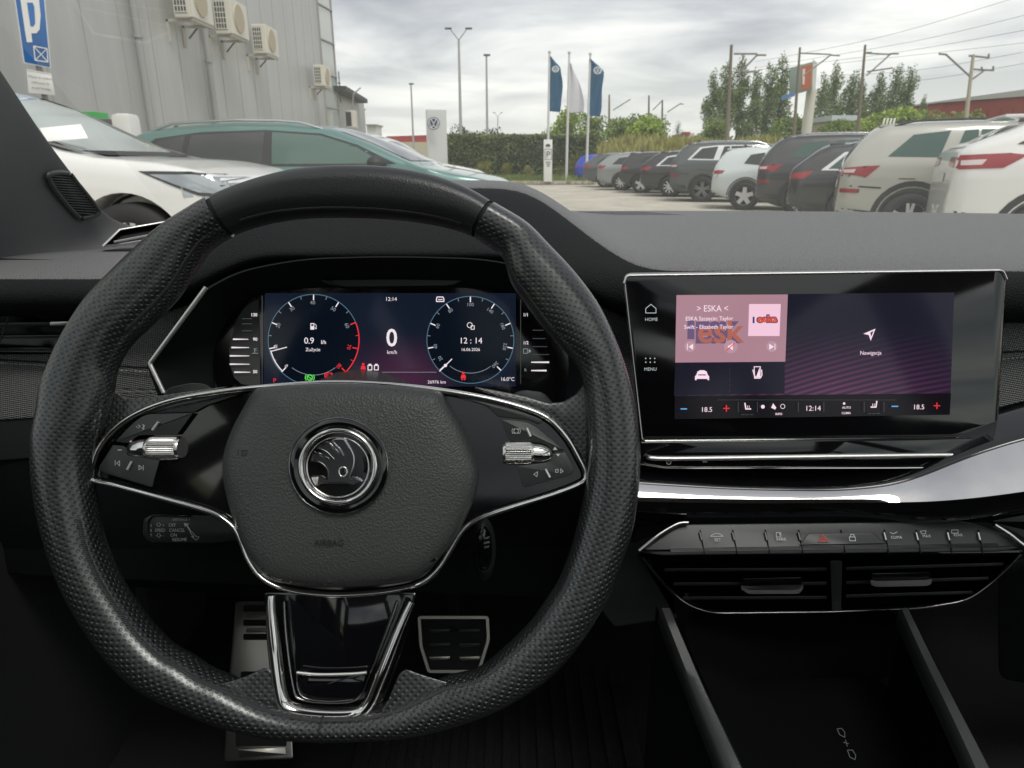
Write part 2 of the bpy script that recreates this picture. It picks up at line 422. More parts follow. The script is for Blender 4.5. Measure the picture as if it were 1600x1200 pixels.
# roof, sides, rear: everything that shades the cabin
bm = bmesh.new()
box_bm(bm, (.25, .235, 1.425), (1.24, .13, .03), bev=.012); box_bm(bm, (.25, -1.95, 1.425), (1.24, 1.3, .03), bev=.012)
for sx in (-1, 1): box_bm(bm, (.25 + sx * .51, -.565, 1.425), (.22, 1.47, .03), bev=.012)
bm_obj('roof_lining', bm, LINING, ego)
quad_ = [(-.16, .17, 1.438), (.66, .17, 1.438), (.66, -1.3, 1.438), (-.16, -1.3, 1.438)]
mesh_obj('added_roof_window', quad_, [(0, 1, 2, 3)], glass_mat('added_roof_glass', 0, (.72, .75, .74)), ego, False)  # unseen glazed opening, added to let sky light into the cabin
DOORM = pmat('door_trim', (.03, .031, .032), .6, bump=('grain', 500, .4, .0006))
SIDEG = glass_mat('side_glass', 0.0, (.86, .9, .87))
for sx, xx in ((-1, -.585), (1, 1.085)):
    bm = bmesh.new()
    box_bm(bm, (xx, -.9, .59), (.06, 3.6, .68), bev=.02)
    d = bm_obj('door_panel', bm, DOORM, ego, smooth=False)
    bm = bmesh.new()
    xt = xx - sx * .16
    for y0, w in ((-.42, .13), (-1.45, .12), (-2.45, .25)):
        v = [bm.verts.new(c) for c in ((xx, y0, .925), (xx, y0 - w, .925), (xt, y0 - w, 1.42), (xt, y0, 1.42))]
        w2 = [bm.verts.new((c.co.x - sx * .05, c.co.y, c.co.z)) for c in v]
        for k in range(4): bm.faces.new((v[k], v[(k + 1) % 4], w2[(k + 1) % 4], w2[k]))
        bm.faces.new(w2); bm.faces.new(v[::-1])
    bm_obj('side_pillar', bm, LINING, ego)
    quad('side_window', [(xx, .80, .93), (xx, -2.5, .93), (xt, -2.5, 1.41), (xt, .30, 1.41)], SIDEG, ego)
bm = bmesh.new()
box_bm(bm, (.25, -2.62, .62), (1.7, .06, .74)); box_bm(bm, (.25, -1.5, .42), (1.5, .5, .34), bev=.05)
box_bm(bm, (.25, -1.85, .78), (1.46, .18, .62), bev=.06)
bm_obj('rear_bench', bm, DASHDARK, ego)
bm = bmesh.new()
box_bm(bm, (.25, -.55, .27), (1.66, 4.1, .02)); box_bm(bm, (.25, 1.42, .62), (1.66, .06, .7))
box_bm(bm, (.25, 1.38, .93), (1.8, .22, .07), bev=.02)
bm_obj('bulkhead', bm, CARPET, ego)
# toe board rising to the bulkhead
grid_obj('toe_board', [[V(-.56, .70, .285), V(.25, .70, .285), V(1.06, .70, .285)], [V(-.56, 1.02, .31), V(.25, 1.02, .31), V(1.06, 1.02, .31)], [V(-.56, 1.30, .62), V(.25, 1.30, .62), V(1.06, 1.30, .62)]], CARPET, ego, 0, .01)
# bonnet
BON = pmat('bonnet_paint', (.10, .10, .105), .25, metal=.4, coat=1)
grid_obj('bonnet', [[V(.25 + s * (.82 - .12 * (k / 4) ** 2), 1.50 + .95 * k / 4 - .1 * s * s, .945 - .17 * (k / 4) ** 1.7 - .05 * s * s) for s in (-1, -.6, -.2, .2, .6, 1)] for k in range(5)], BON, ego, 2, .01)
bm = bmesh.new(); box_bm(bm, (.25, 2.38, .50), (1.5, .1, .52), bev=.04)
for sx in (-1, 1): box_bm(bm, (.25 + sx * .83, 1.6, .55), (.06, 1.5, .6), bev=.02)
bm_obj('front_bumper', bm, BON, ego)

# left windscreen pillar trim with the tweeter grille
pil = patch('pillar_trim', [
    [(-110, -60, .56), (-150, -20, .53), (-200, 40, .50), (-260, 110, .48)],
    [(-52, 25, .60), (-110, 90, .56), (-140, 120, .55), (-165, 145, .53)],
    [(2, 98, .64), (-50, 165, .605), (-95, 215, .57), (-130, 260, .55)],
    [(66, 200, .70), (4, 256, .655), (-55, 305, .61), (-110, 360, .575)],
    [(115, 266, .77), (52, 318, .72), (-30, 372, .66), (-120, 420, .60)],
    [(156, 320, .83), (96, 362, .775), (-10, 408, .69), (-130, 450, .61)],
    [(182, 344, .88), (132, 385, .82), (30, 424, .715), (-130, 462, .625)],
    [(230, 354, .93), (182, 386, .86), (80, 432, .73), (-180, 512, .57)],
    [(262, 352, .97), (238, 384, .89), (150, 424, .75), (-150, 512, .575)]], PILLAR, ego, 3, .006)
# grille of the tweeter: frame plus slats following the trim
gq = [(78, 272), (106, 271), (122, 288), (148, 320), (154, 333), (134, 340), (121, 338), (96, 310), (78, 284)]
def pil_depth(x, y): return .758 + (x - 112) * .00105 + (y - 268) * .00034
go = cat_rom(gq, 4)
sg = [P(p[0], p[1], pil_depth(p[0], p[1])) for p in go]
grl = sweep('speaker_grille', sg, .0022, .003, SATIN, pil, True, nrm=-FW, seg=8)
bm = bmesh.new()
gi = inset(go, 2)
v = [bm.verts.new(P(p[0], p[1], pil_depth(p[0], p[1]) + .001)) for p in gi]; bm.faces.new(v)
bm_obj('grille_backing', bm, BLACK, pil)
bm = bmesh.new()
for k in range(15):
    y = 276 + k * 4.1
    xs = []
    for a, b in zip(gi, gi[1:] + gi[:1]):
        if (a[1] - y) * (b[1] - y) < 0: xs.append(a[0] + (b[0] - a[0]) * (y - a[1]) / (b[1] - a[1]))
    if len(xs) < 2: continue
    x0, x1 = min(xs), max(xs)
    cyl_bm(bm, P(x0, y - 1, pil_depth(x0, y) - .001), P(x1, y + 1.5, pil_depth(x1, y) - .001), .0010, seg=6)
bm_obj('grille_slats', bm, SATIN, pil, smooth=True)

# ================================================================== dashboard
dash = thing('car_dashboard', 'black dashboard stretching under the windscreen with screens, vents and fabric inlays', 'dashboard', (.25, .62, .6))
HX = -.115
def bump(x):
    r = (x + .005) / .135 if x > HX else (-.215 - x) / .135
    r = min(max(r, 0), 1); return 1 - (r * r * (3 - 2 * r))
base = [(1.33, .985), (1.22, 1.0), (1.05, 1.003), (.88, 1.003), (.76, 1.0), (.68, .999), (.63, .996), (.606, .988), (.596, .972), (.598, .950), (.615, .935), (.66, .93)]
hood = [(1.33, .985), (1.22, 1.0), (1.05, 1.02), (.88, 1.048), (.80, 1.058), (.75, 1.061), (.715, 1.061), (.69, 1.057), (.64, 1.040), (.605, 1.006), (.602, .996), (.66, .985)]
lw = [(1.33, .955), (1.22, .965), (1.05, .972), (.88, .976), (.76, .984), (.68, .987), (.63, .987), (.606, .981), (.596, .970), (.598, .956), (.615, .942), (.66, .935)]
xs = [-.56, -.50, -.44, -.40, -.37, -.345, -.32, -.295, -.27, -.245, -.22, -.19, -.15, -.115, -.08, -.04, -.01, .015, .04, .065, .09, .115, .14, .18, .25, .35, .5, .65, .8, .95, 1.06]
rows = []
for x in xs:
    b = bump(x); s = (x - .25) / .8; L = min(max((-.20 - x) / .12, 0), 1)
    r = []
    for (y0, z0), (y1, z1), (y2, z2) in zip(base, hood, lw):
        yb, zb = y0 + (y2 - y0) * L, z0 + (z2 - z0) * L
        y, z = yb + (y1 - yb) * b, zb + (z1 - zb) * b
        r.append(V(x, y - max(y - .8, 0) / .5 * .16 * s * s, z))
    rows.append(r)
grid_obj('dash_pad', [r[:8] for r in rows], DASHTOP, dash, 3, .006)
grid_obj('dash_front_edge', [r[7:] for r in rows], pmat('dash_pad_shaded', (.009, .010, .011), .75, spec=.22, bump=('grain', 760, .6, .0008)), dash, 3, .004)  # same plastic as the pad, coloured near black for the shade on its front
# defroster slot in front of the windscreen
DEF = Pl((.25, 1.16, .998), (0, -.05, 1), (1, 0, 0))
bm = bmesh.new()
for k in range(20):
    x = .135 + k * .0052
    box_bm(bm, (x, 1.09, 1.0012), (.0022, .09, .003), rz=R(35))
df = bm_obj('defroster_vent', bm, DASHTOP, dash)

def vplane(y, tilt=0.0, x=0): return Pl((x, y, .8), (0, -math.cos(R(tilt)), math.sin(R(tilt))), (1, 0, 0))
# --- fascia behind everything, left and right
FA = vplane(.66, 6)
plate('fascia', fillet([(-320, 395), (1005, 430), (1900, 420), (1900, 700), (1600, 800), (1000, 830), (1000, 940), (60, 900), (-320, 860)], 10), FA, DASHDARK, dash, 0, .02, 1)
FB = vplane(.628, 4)
fl = plate('fabric_inlay', fillet([(-260, 555), (245, 552), (262, 608), (262, 640), (-260, 672)], 8), FB, FABRIC, dash, 0, .02, 2)
plate('fabric_inlay', [(150, 500), (215, 486), (310, 470), (240, 566), (250, 609), (150, 606)], FB, FABRIC, dash, .001, .02, 2)
plate('fabric_inlay', fillet([(915, 456), (1020, 456), (1020, 650), (915, 650)], 4), FB, FABRIC, dash, .001, .02, 2)
fr_ = plate('fabric_inlay', fillet([(1500, 452), (1900, 452), (1900, 600), (1640, 668), (1560, 720), (1500, 730)], 8), FB, FABRIC, dash, .001, .02, 2)
def stitches(name, p0, p1, pl, n, parent, w=1.0, off=.0015):
    bm = bmesh.new()
    for i in range(n):
        a = (i + .12) / n; b = (i + .82) / n
        q0 = pl.px(p0[0] + (p1[0] - p0[0]) * a, p0[1] + (p1[1] - p0[1]) * a, off); q1 = pl.px(p0[0] + (p1[0] - p0[0]) * b, p0[1] + (p1[1] - p0[1]) * b, off)
        cyl_bm(bm, q0, q1, w * pl.mpp, seg=6)
    return bm_obj(name, bm, THREAD, parent, smooth=True)
stitches('stitching', (0, 567), (245, 582), FB, 34, fl, .9, .004)
stitches('stitching', (1558, 562), (1640, 555), FB, 12, fr_, .9, .004)
def groove(p0, p1, pl, parent, w=2, off=.0012, mat=BLACK, name='seam'):
    return sweep(name, [pl.px(*p0, off), pl.px(*p1, off)], w * pl.mpp / 2, .0008, mat, parent, nrm=pl.n, seg=8)
groove((-40, 560), (245, 575), FB, fl, 2.2); groove((1556, 551), (1660, 545), FB, fr_, 3, .0022)
groove((1556, 451), (1900, 450), FB, fr_, 4, .003, SILVER, 'trim_line')
groove((-60, 548), (98, 549), FB, fl, 3, .004, SILVER, 'trim_line')
groove((180, 613), (262, 613), FB, fl, 3, .004, DCHROME, 'trim_line')
plate('lower_trim', fillet([(-200, 612), (262, 616), (262, 700), (-200, 735)], 4), FB, SATIN, dash, -.002, .02, 2)

# --- left air vent (big one in the dashboard)
LV = vplane(.615, 4)
fo = fillet([(-140, 474), (20, 476), (52, 462), (210, 455), (150, 548), (-140, 548)], 6)
vent_l = loops('air_vent', [[LV.px(p[0], p[1], .0) for p in fo], [LV.px(p[0], p[1], .004) for p in inset(fo, 2)], [LV.px(p[0], p[1], -.03) for p in inset(fo, 5)]], PIANO, dash, False, True)
for y in (488, 507, 527):
    plate('slat', fillet([(-130, y - 2), (150, y - 4), (145, y + 1), (-130, y + 3)], 1), LV, SATIN, vent_l, .002, .03, .7)
plate('vent_tab', fillet([(78, 503), (112, 502), (112, 508), (78, 509)], 2), LV, SILVER, vent_l, .008, .012, 1)
groove((20, 477), (0, 535), LV, vent_l, 2, .002, SATIN)
# --- side demister vent, silver frame on top of the left corner
dv = [(158, 386), (186, 358), (262, 345), (330, 352), (300, 376)]
DM = Pl(P(215, 368, .80), (0.0, -.35, 1), (1, 0, 0))
dmf = fillet(dv, 3, 3)
dem = loops('demister_vent', [[DM.px(p[0], p[1], -.004) for p in dmf], [DM.px(p[0], p[1], .004) for p in dmf], [DM.px(p[0], p[1], .004) for p in inset(dmf, 3)], [DM.px(p[0], p[1], -.01) for p in inset(dmf, 3.5)]], SATIN, dash, False, False)
bm = bmesh.new(); vv = [bm.verts.new(DM.px(p[0], p[1], -.003)) for p in inset(dmf, 2)]; bm.faces.new(vv)
bm_obj('vent_backing', bm, BLACK, dem)
sweep('silver_edge', [DM.px(*q, .005) for q in ((160, 385), (187, 359), (262, 346), (300, 348))], .0016, .0012, SILVER, dem, nrm=DM.n, seg=8)
for a, b in (((178, 378), (300, 355)), ((176, 384), (310, 362))):
    sweep('vent_bar', [DM.px(*a, .002), DM.px(*b, .002)], .0009, .0012, SILVER, dem, nrm=DM.n, seg=6)

# ================================================================== instrument cluster
CL = Pl(P(610, 530, .645), (0, -math.cos(R(16)), math.sin(R(16))), (1, 0, 0))
hexo = [(232, 568, 8), (316, 455, 20), (372, 424, 40), (470, 404, 60), (610, 400, 60), (760, 404, 60), (850, 424, 40), (890, 455, 20), (962, 568, 8), (940, 650, 10), (900, 700, 10), (320, 700, 10), (262, 650, 10)]
hexi = [(330, 560, 60), (352, 500, 60), (392, 462, 40), (470, 450, 40), (610, 448, 40), (750, 450, 40), (826, 462, 40), (868, 500, 60), (892, 560, 60), (880, 640, 30), (860, 680, 10), (358, 680, 10), (340, 640, 30)]
fo_, fi_ = fillet(hexo, 10, 6), fillet(hexi, 10, 6)
def mixo(t, o): return [CL.px(a[0] + (b[0] - a[0]) * t, a[1] + (b[1] - a[1]) * t, o) for a, b in zip(fo_, fi_)]
clu = loops('instrument_cluster', [mixo(-.04, .028), mixo(0, .048), mixo(.03, .050), mixo(.5, .022), mixo(.96, .004), mixo(1, .0)], DASHDARK, dash, False, False, 60)
plate('cluster_glass', fi_, CL, PIANO, clu, .0005, .004, 0)
sil = [CL.px(p[0], p[1], .052) for p in fillet([(322, 449), (234, 568), (256, 614)], 4, 6, False)]
sweep('silver_edge', sil, .0021, .002, SILVER, clu, nrm=CL.n, seg=8)
sil = [CL.px(p[0], p[1], .052) for p in fillet([(884, 449), (960, 568), (938, 614)], 4, 6, False)]
sweep('silver_edge', sil, .0021, .002, SILVER, clu, nrm=CL.n, seg=8)
# brow lip above the display
plate('display_brow', fillet([(488, 433, 2), (735, 433, 2), (705, 446, 10), (540, 448, 14), (515, 445, 8)], 3), CL, SATIN, clu, .012, .012, 1)
groove((488, 432), (530, 446), CL, clu, 1.6, .013, SATIN); 
# display
def screen_mat(name, base, kind):
    m = bpy.data.materials.new(name); m.use_nodes = True; nt = m.node_tree; b = nt.nodes['Principled BSDF']
    b.inputs['Base Color'].default_value = (.003, .003, .004, 1); b.inputs['Roughness'].default_value = .08; b.inputs['Specular IOR Level'].default_value = .35
    tc = NN(nt, 'ShaderNodeTexCoord'); sp = NN(nt, 'ShaderNodeSeparateXYZ'); LK(nt, tc, 'Generated', sp, 0)
    if kind == 'cluster':     # navy with a purple glow rising from the foot of the middle
        a = NN(nt, 'ShaderNodeMath', operation='SUBTRACT', i_1=.55); LK(nt, sp, 0, a, 0)
        a2 = NN(nt, 'ShaderNodeMath', operation='ABSOLUTE'); LK(nt, a, 0, a2, 0)
        m1 = NN(nt, 'ShaderNodeMapRange', i_1=.02, i_2=.26, i_3=1.0, i_4=.0, interpolation_type='SMOOTHSTEP'); LK(nt, a2, 0, m1, 0)
        m2 = NN(nt, 'ShaderNodeMapRange', i_1=.10, i_2=.62, i_3=1.0, i_4=.0, interpolation_type='SMOOTHSTEP'); LK(nt, sp, 2, m2, 0)
        mm = NN(nt, 'ShaderNodeMath', operation='MULTIPLY'); LK(nt, m1, 0, mm, 0); LK(nt, m2, 0, mm, 1)
        mx = NN(nt, 'ShaderNodeMixRGB'); LK(nt, mm, 0, mx, 0); mx.inputs[1].default_value = (.0032, .0052, .011, 1); mx.inputs[2].default_value = (.026, .008, .021, 1)
        LK(nt, mx, 0, b, 'Emission Color'); b.inputs['Emission Strength'].default_value = 1.0
    else:                     # wallpaper: diagonal violet rays, brighter at the foot
        mp = NN(nt, 'ShaderNodeMapping'); LK(nt, tc, 'Generated', mp, 0); mp.inputs['Rotation'].default_value = (0, R(24), 0); mp.inputs['Scale'].default_value = (1.8, 1, 1)
        s2 = NN(nt, 'ShaderNodeSeparateXYZ'); LK(nt, mp, 0, s2, 0)
        # a fan of lines
        mu = NN(nt, 'ShaderNodeMath', operation='MULTIPLY', i_1=150.0); 
        cbx = NN(nt, 'ShaderNodeMath', operation='MULTIPLY_ADD', i_1=-.95); LK(nt, sp, 0, cbx, 0); LK(nt, sp, 2, cbx, 2)
        sq = NN(nt, 'ShaderNodeMath', operation='MULTIPLY', i_1=.30); LK(nt, sp, 0, sq, 0)
        sq2 = NN(nt, 'ShaderNodeMath', operation='MULTIPLY'); LK(nt, sq, 0, sq2, 0); LK(nt, sp, 0, sq2, 1)
        ad = NN(nt, 'ShaderNodeMath', operation='ADD'); LK(nt, cbx, 0, ad, 0); LK(nt, sq2, 0, ad, 1)
        LK(nt, ad, 0, mu, 0); sn = NN(nt, 'ShaderNodeMath', operation='SINE'); LK(nt, mu, 0, sn, 0)
        st = NN(nt, 'ShaderNodeMapRange', i_1=-.6, i_2=1.0, i_3=.0, i_4=1.0); LK(nt, sn, 0, st, 0)
        g1 = NN(nt, 'ShaderNodeMapRange', i_1=.02, i_2=.78, i_3=1.0, i_4=0.0, interpolation_type='SMOOTHSTEP'); LK(nt, sp, 2, g1, 0)
        ax = NN(nt, 'ShaderNodeMath', operation='SUBTRACT', i_1=.58); LK(nt, sp, 0, ax, 0); ab = NN(nt, 'ShaderNodeMath', operation='ABSOLUTE'); LK(nt, ax, 0, ab, 0)
        g2 = NN(nt, 'ShaderNodeMapRange', i_1=.0, i_2=.5, i_3=1.0, i_4=.22); LK(nt, ab, 0, g2, 0)
        m1 = NN(nt, 'ShaderNodeMath', operation='MULTIPLY'); LK(nt, g1, 0, m1, 0); LK(nt, g2, 0, m1, 1)
        m2 = NN(nt, 'ShaderNodeMath', operation='MULTIPLY'); LK(nt, m1, 0, m2, 0); LK(nt, st, 0, m2, 1)
        m3 = NN(nt, 'ShaderNodeMath', operation='MULTIPLY_ADD', i_1=.25); LK(nt, m1, 0, m3, 0); LK(nt, m2, 0, m3, 2)
        mx = NN(nt, 'ShaderNodeMixRGB'); LK(nt, m3, 0, mx, 0); mx.inputs[1].default_value = (.0055, .0055, .011, 1); mx.inputs[2].default_value = (.062, .016, .050, 1)
        LK(nt, mx, 0, b, 'Emission Color'); b.inputs['Emission Strength'].default_value = 1.0
    return m
WHT = emat('display_white', (.78, .70, .74), 1.0); GRY = emat('display_grey', (.22, .25, .28), 1.0); REDE = emat('display_red', (.75, .03, .04), 1.0)
GRN = emat('display_green', (.10, .62, .08), 1.0); BLU = emat('display_blue_line', (.075, .15, .20), 1.0); BLUE = emat('display_blue', (.12, .38, .72), 1.0)
DIM = emat('display_dim', (.045, .05, .055), 1.0); DISC = emat('gauge_disc', (.0022, .0045, .0095), 1.0)
disp = plate('digital_display', [(414, 458), (806, 458), (806, 604), (412, 604)], CL, screen_mat('cluster_screen', None, 'cluster'), clu, .0012, .001, 0)
CPAN = pmat('gauge_scale_panel', (.055, .06, .058), .5)
plate('temperature_scale', [(404, 468), (397, 470), (383, 480), (373, 494), (364, 518), (358, 545), (359, 570), (366, 590), (377, 600), (407, 604)], CL, CPAN, clu, .0012, .001, 0)
wh = Ink(CL, .0032); gr = Ink(CL, .0030); rd = Ink(CL, .0034); gn = Ink(CL, .0034); bl = Ink(CL, .0028); di = Ink(CL, .0026); dk = Ink(CL, .0022); dkb = Ink(CL, .0022)
# left scale
for i, (y, x0, x1) in enumerate([(530, 364, 388), (543, 361.5, 389), (556, 359, 389.5), (569, 359, 390), (581.5, 366, 391)]):
    wh.poly([(x0, y - 1.2), (x1, y - .4), (x1, y + .5), (x0, y + 1.2)])
for y in (498, 506, 517): di.rect(378, y - .6, 394, y + .6)
for t, y in (('130', 492), ('90', 530), ('50', 580.5)): wh.text(t, 404, y, 5, align='RIGHT', bold=.02)
gr.text('°C', 404, 546, 4, align='RIGHT'); gr.line([(398, 545), (398, 551)], 1); gr.line([(394, 552), (403, 552)], .8)
# right scale
for y, x0, x1 in ((566, 830, 858), (579, 830, 854)): wh.poly([(x0, y - .8), (x1, y - 1.3), (x1, y + 1.3), (x0, y + .8)])
for y, x0, x1 in ((516, 832, 849), (529, 832, 852), (541.5, 832, 855), (554, 831, 858)): di.rect(x0, y - .6, x1, y + .6)
wh.text('1/1', 817, 492, 5, align='LEFT', bold=.01); wh.text('1/2', 817, 535.5, 5, align='LEFT', bold=.01); gr.text('R', 819, 578, 4.6, align='LEFT')
gr.line([(818, 545), (824, 545), (824, 552), (818, 552)], .9, True); gr.poly([(826, 545), (830, 548.5), (826, 552)])
di.rect(813, 468, 814, 600); di.rect(409, 462, 410.2, 604)
# gauges
for cx, cy, r in ((490, 531, 72), (735, 531, 69)):
    (dk if cx < 600 else dkb).disc(cx, cy, r - 2, 48)
    bl.arc(cx, cy, r - 1, -180, 180, 1.1, 96); gr.arc(cx, cy, r - 17, 142, 218, .8, 30)
for i in range(17):
    a = -135 + i * 270 / 16; maj = i % 2 == 0
    s_, c_ = math.sin(R(a)), math.cos(R(a))
    for (cx, cy, r), k in (((490, 531, 70), 0), ((735, 531, 67), 1)):
        tgt = (wh if maj else gr)
        if k == 0 and i >= 12: tgt = rd
        L = 7.5 if maj else 4
        tgt.line([(cx + r * s_, cy - r * c_), (cx + (r - L) * s_, cy - (r - L) * c_)], 1.7 if maj else .9)
        if maj:
            lab = (['0', '10', '20', '30', '40', '50', '60', '70', '80'], ['', '20', '40', '60', '80', '100', '140', '180', '220', '260'])[k]
for j, t in enumerate(['0', '10', '20', '30', '40', '50', '60', '70', '80']):
    a = -135 + j * 270 / 8; q = (rd if j >= 7 else (wh if j == 0 else gr)); rr = 58
    q.text(t, 490 + rr * math.sin(R(a)), 531 - rr * math.cos(R(a)), 6, rot=a)
for t, a in (('20', -122), ('40', -101), ('60', -67), ('80', -34), ('100', 0), ('140', 34), ('180', 67), ('220', 101), ('260', 135)):
    gr.text(t, 735 + 55 * math.sin(R(a)), 531 - 55 * math.cos(R(a)), 5.6, rot=a)
rd.arc(490, 531, 71, 67.5, 135, 1.6, 24); wh.arc(490, 531, 69, -135, -104, 1.5, 12)
wh.line([(423, 549), (448, 542.5)], 1.4); wh.text('0', 432, 541.5, 5.5, rot=-78)
wh.line([(687, 580), (706, 561)], 1.5); wh.disc(696, 571, 2.6, 12)
wh.text('0.9', 484.5, 532, 10, sp=.95); wh.text('l/h', 507, 534.5, 6, align='CENTER', bold=.01); wh.text('Zużycie', 490.5, 546, 5.4, sp=.95)
wh.rect(485, 505, 491, 515); dk2 = Ink(CL, .0040); dk2.rect(486.2, 506.3, 489.8, 509.6); wh.line([(491.5, 506), (494, 508), (494, 514), (492, 512)], .8)
wh.text('12:14', 612, 467.5, 6); wh.text('0', 613, 527, 28, squash=.93, bold=.012); wh.text('km/h', 613.5, 550, 6.2, squash=.92)
wh.text('12 : 14', 736, 532, 9.5, sp=1.0); wh.text('16.06.2026', 735.5, 546, 4.9, sp=1.0)
gr2 = wh
gr2.arc(734, 508, 4, -180, 180, 1, 16); gr2.line([(736, 509), (741, 509), (741, 514.5), (736, 514.5)], 1, True)
wh.line([(683, 464), (692, 464), (693.5, 467), (693.5, 471), (682, 471), (682, 467)], 1.5, True); wh.line([(685, 468), (691, 468)], 1.4)
wh.text('26976 km', 683, 596.5, 5.2); wh.text('16.0°C', 793, 592, 6, sp=.95)
wh.line([(575, 571), (575, 578), (581, 578), (581, 571)], 1.3, True); wh.line([(576.5, 569.5), (579.5, 569.5)], 2); wh.line([(585, 571), (585, 578), (591, 578), (591, 571)], 1.3, True); wh.line([(586.5, 569.5), (589.5, 569.5)], 2)
def belted(cx, cy): rd.disc(cx, cy - 5, 2, 12); rd.poly([(cx - 2.8, cy - 2.5), (cx + 2.8, cy - 2.5), (cx + 4.2, cy + 3), (cx - 4.2, cy + 3)]); rd.rect(cx - 3, cy + 3.5, cx - .8, cy + 6); rd.rect(cx + .8, cy + 3.5, cx + 3, cy + 6)
belted(567.5, 574); belted(724, 588)
rd.text('P', 431, 594, 7); gn.arc(484, 590, 4.2, -180, 180, 1.8, 20); gn.arc(484, 590, 7, 50, 130, 1.4, 8); gn.arc(484, 590, 7, 230, 310, 1.4, 8); gn.line([(481, 588), (487, 592.5)], 1.6)
rd.arc(513.5, 586.5, 6.2, 50, 130, 1.3, 8); rd.arc(513.5, 586.5, 6.2, 230, 310, 1.3, 8); rd.line([(509.5, 583), (517.5, 583), (517.5, 590), (509.5, 590)], 1.2, True); rd.text('P', 513.5, 586.5, 4.6)
di.line([(608, 590), (603, 604)], 1); di.line([(622, 590), (628, 604)], 1); gr.rect(560, 581.2, 682, 581.9)
[q.build('gauge_dial', DISC, disp) for q in (dk, dkb)]; wh.build('lettering', WHT, disp); gr.build('lettering', GRY, disp); rd.build('warning_symbols', REDE, disp)
gn.build('warning_symbols', GRN, disp); bl.build('gauge_ring', BLU, disp); di.build('scale_marks', DIM, disp); dk2.build('symbol_detail', DISC, disp)

# ================================================================== touchscreen
TSr = (P(1560, 425, .56) - P(980, 432, .56)); 
TS = Pl(P(1270, 555, .56), (0.0, -math.cos(R(15)), math.sin(R(15))), (1, 0, .008))
tso = fillet([(974, 428, 14), (1273, 424, 200), (1573, 421, 20), (1556, 684, 8), (1003, 690, 8)], 8, 7)
tsb = loops('touchscreen', [[TS.px(p[0], p[1], -.018) for p in inset(tso, 4)], [TS.px(p[0], p[1], -.010) for p in inset(tso, -1)], [TS.px(p[0], p[1], -.001) for p in inset(tso, -1.5)], [TS.px(p[0], p[1], .0006) for p in inset(tso, .5)], [TS.px(p[0], p[1], 0) for p in inset(tso, 3)]], DCHROME, dash, True, False)
plate('screen_glass', inset(tso, 2.4), TS, PIANO, tsb, .0008, .004, 1)
topl = [TS.px(p[0], p[1] + .6, .0005) for p in fillet([(975, 442), (979, 430), (1273, 426), (1566, 422), (1572, 436)], 6, 6, False)]
sweep('silver_edge', topl, .0011, .0016, SILVER, tsb, nrm=TS.n, seg=8)
wall = plate('display_area', [(1058, 461), (1491, 457), (1484, 648), (1054, 655)], TS, screen_mat('wallpaper', None, 'media'), tsb, .0012, .0006, 0)
PINK = emat('radio_tile', (.36, .20, .245), 1.0); LPINK = emat('cover_tile', (.80, .52, .64), 1.0); PANEL = emat('tile_panel', (.010, .010, .019), 1.0)
NAVY = emat('cover_blue', (.035, .045, .16), 1.0); ORNG = emat('cover_orange', (.62, .09, .035), 1.0); NAVYF = emat('faint_blue', (.13, .085, .17), 1.0); ORNF = emat('faint_orange', (.38, .12, .09), 1.0)
MAUVE = emat('round_button', (.42, .26, .31), 1.0); SWHT = emat('screen_white', (.86, .66, .76), 1.0); SGRY = emat('screen_grey', (.30, .32, .32), 1.0)
tl = Ink(TS, .0018); tl.poly([(1057, 461), (1231, 460), (1227, 565), (1055, 566.5)]); tl.build('radio_tile', PINK, wall)
tl = Ink(TS, .0016); tl.poly([(1054, 619), (1486, 614.5), (1484, 648), (1054, 655)]); tl.build('climate_bar', emat('bar_black', (.0045, .0035, .006)), wall)
tl = Ink(TS, .0018); tl.poly([(1055, 568), (1139.5, 567), (1139.5, 616), (1053, 618)]); tl.poly([(1141, 567), (1226, 566), (1226, 615), (1141, 616)]); tl.build('shortcut_tiles', PANEL, wall)
fb = Ink(TS, .0022)
fb.text('ESK', 1086, 519, 30, align='LEFT', squash=.95, bold=.075)
fb.rect(1074, 500, 1085, 530); fb.build('blurred_logo_backdrop', NAVYF, wall)
fb = Ink(TS, .0026); fb.text('esk', 1088, 516, 38, align='LEFT', squash=1.0, bold=.02); fb.build('blurred_logo', ORNF, wall)
cv = Ink(TS, .0030); cv.poly([(1170.5, 475), (1220, 475), (1218, 525), (1169, 525)]); cv.build('cover_picture', LPINK, wall)
cv = Ink(TS, .0034); cv.text('eska', 1196, 498, 11, squash=1.15, bold=.11); cv.rect(1176, 495, 1179, 505); cv.build('logo_outline', NAVY, wall)
cv = Ink(TS, .0038); cv.text('eska', 1196, 498, 11, squash=1.15, bold=.035); cv.build('logo_lettering', ORNG, wall)
rb = Ink(TS, .0030)
for cx, r in ((1078, 8.5), (1142, 10.5), (1206, 8.5)): rb.disc(cx, 541.5, r)
rb.build('round_buttons', MAUVE, wall)
w = Ink(TS, .0040)
w.text('> ESKA <', 1111, 482, 10, squash=.9); w.text('ESKA Szczecin: Taylor', 1069, 498, 6.4, align='LEFT', squash=.93, bold=.006); w.text('Swift - Elizabeth Taylor', 1067, 511, 6.4, align='LEFT', squash=.93, bold=.006)
w.poly([(1083, 537), (1083, 546.5), (1076, 541.8)]); w.rect(1073.5, 537, 1074.6, 546.5)
w.poly([(1202, 537), (1202, 546.5), (1209, 541.8)]); w.rect(1210.3, 537, 1211.4, 546.5)
w.poly([(1137.5, 540), (1140, 540), (1145, 536), (1145, 547.5), (1140, 543.5), (1137.5, 543.5)])
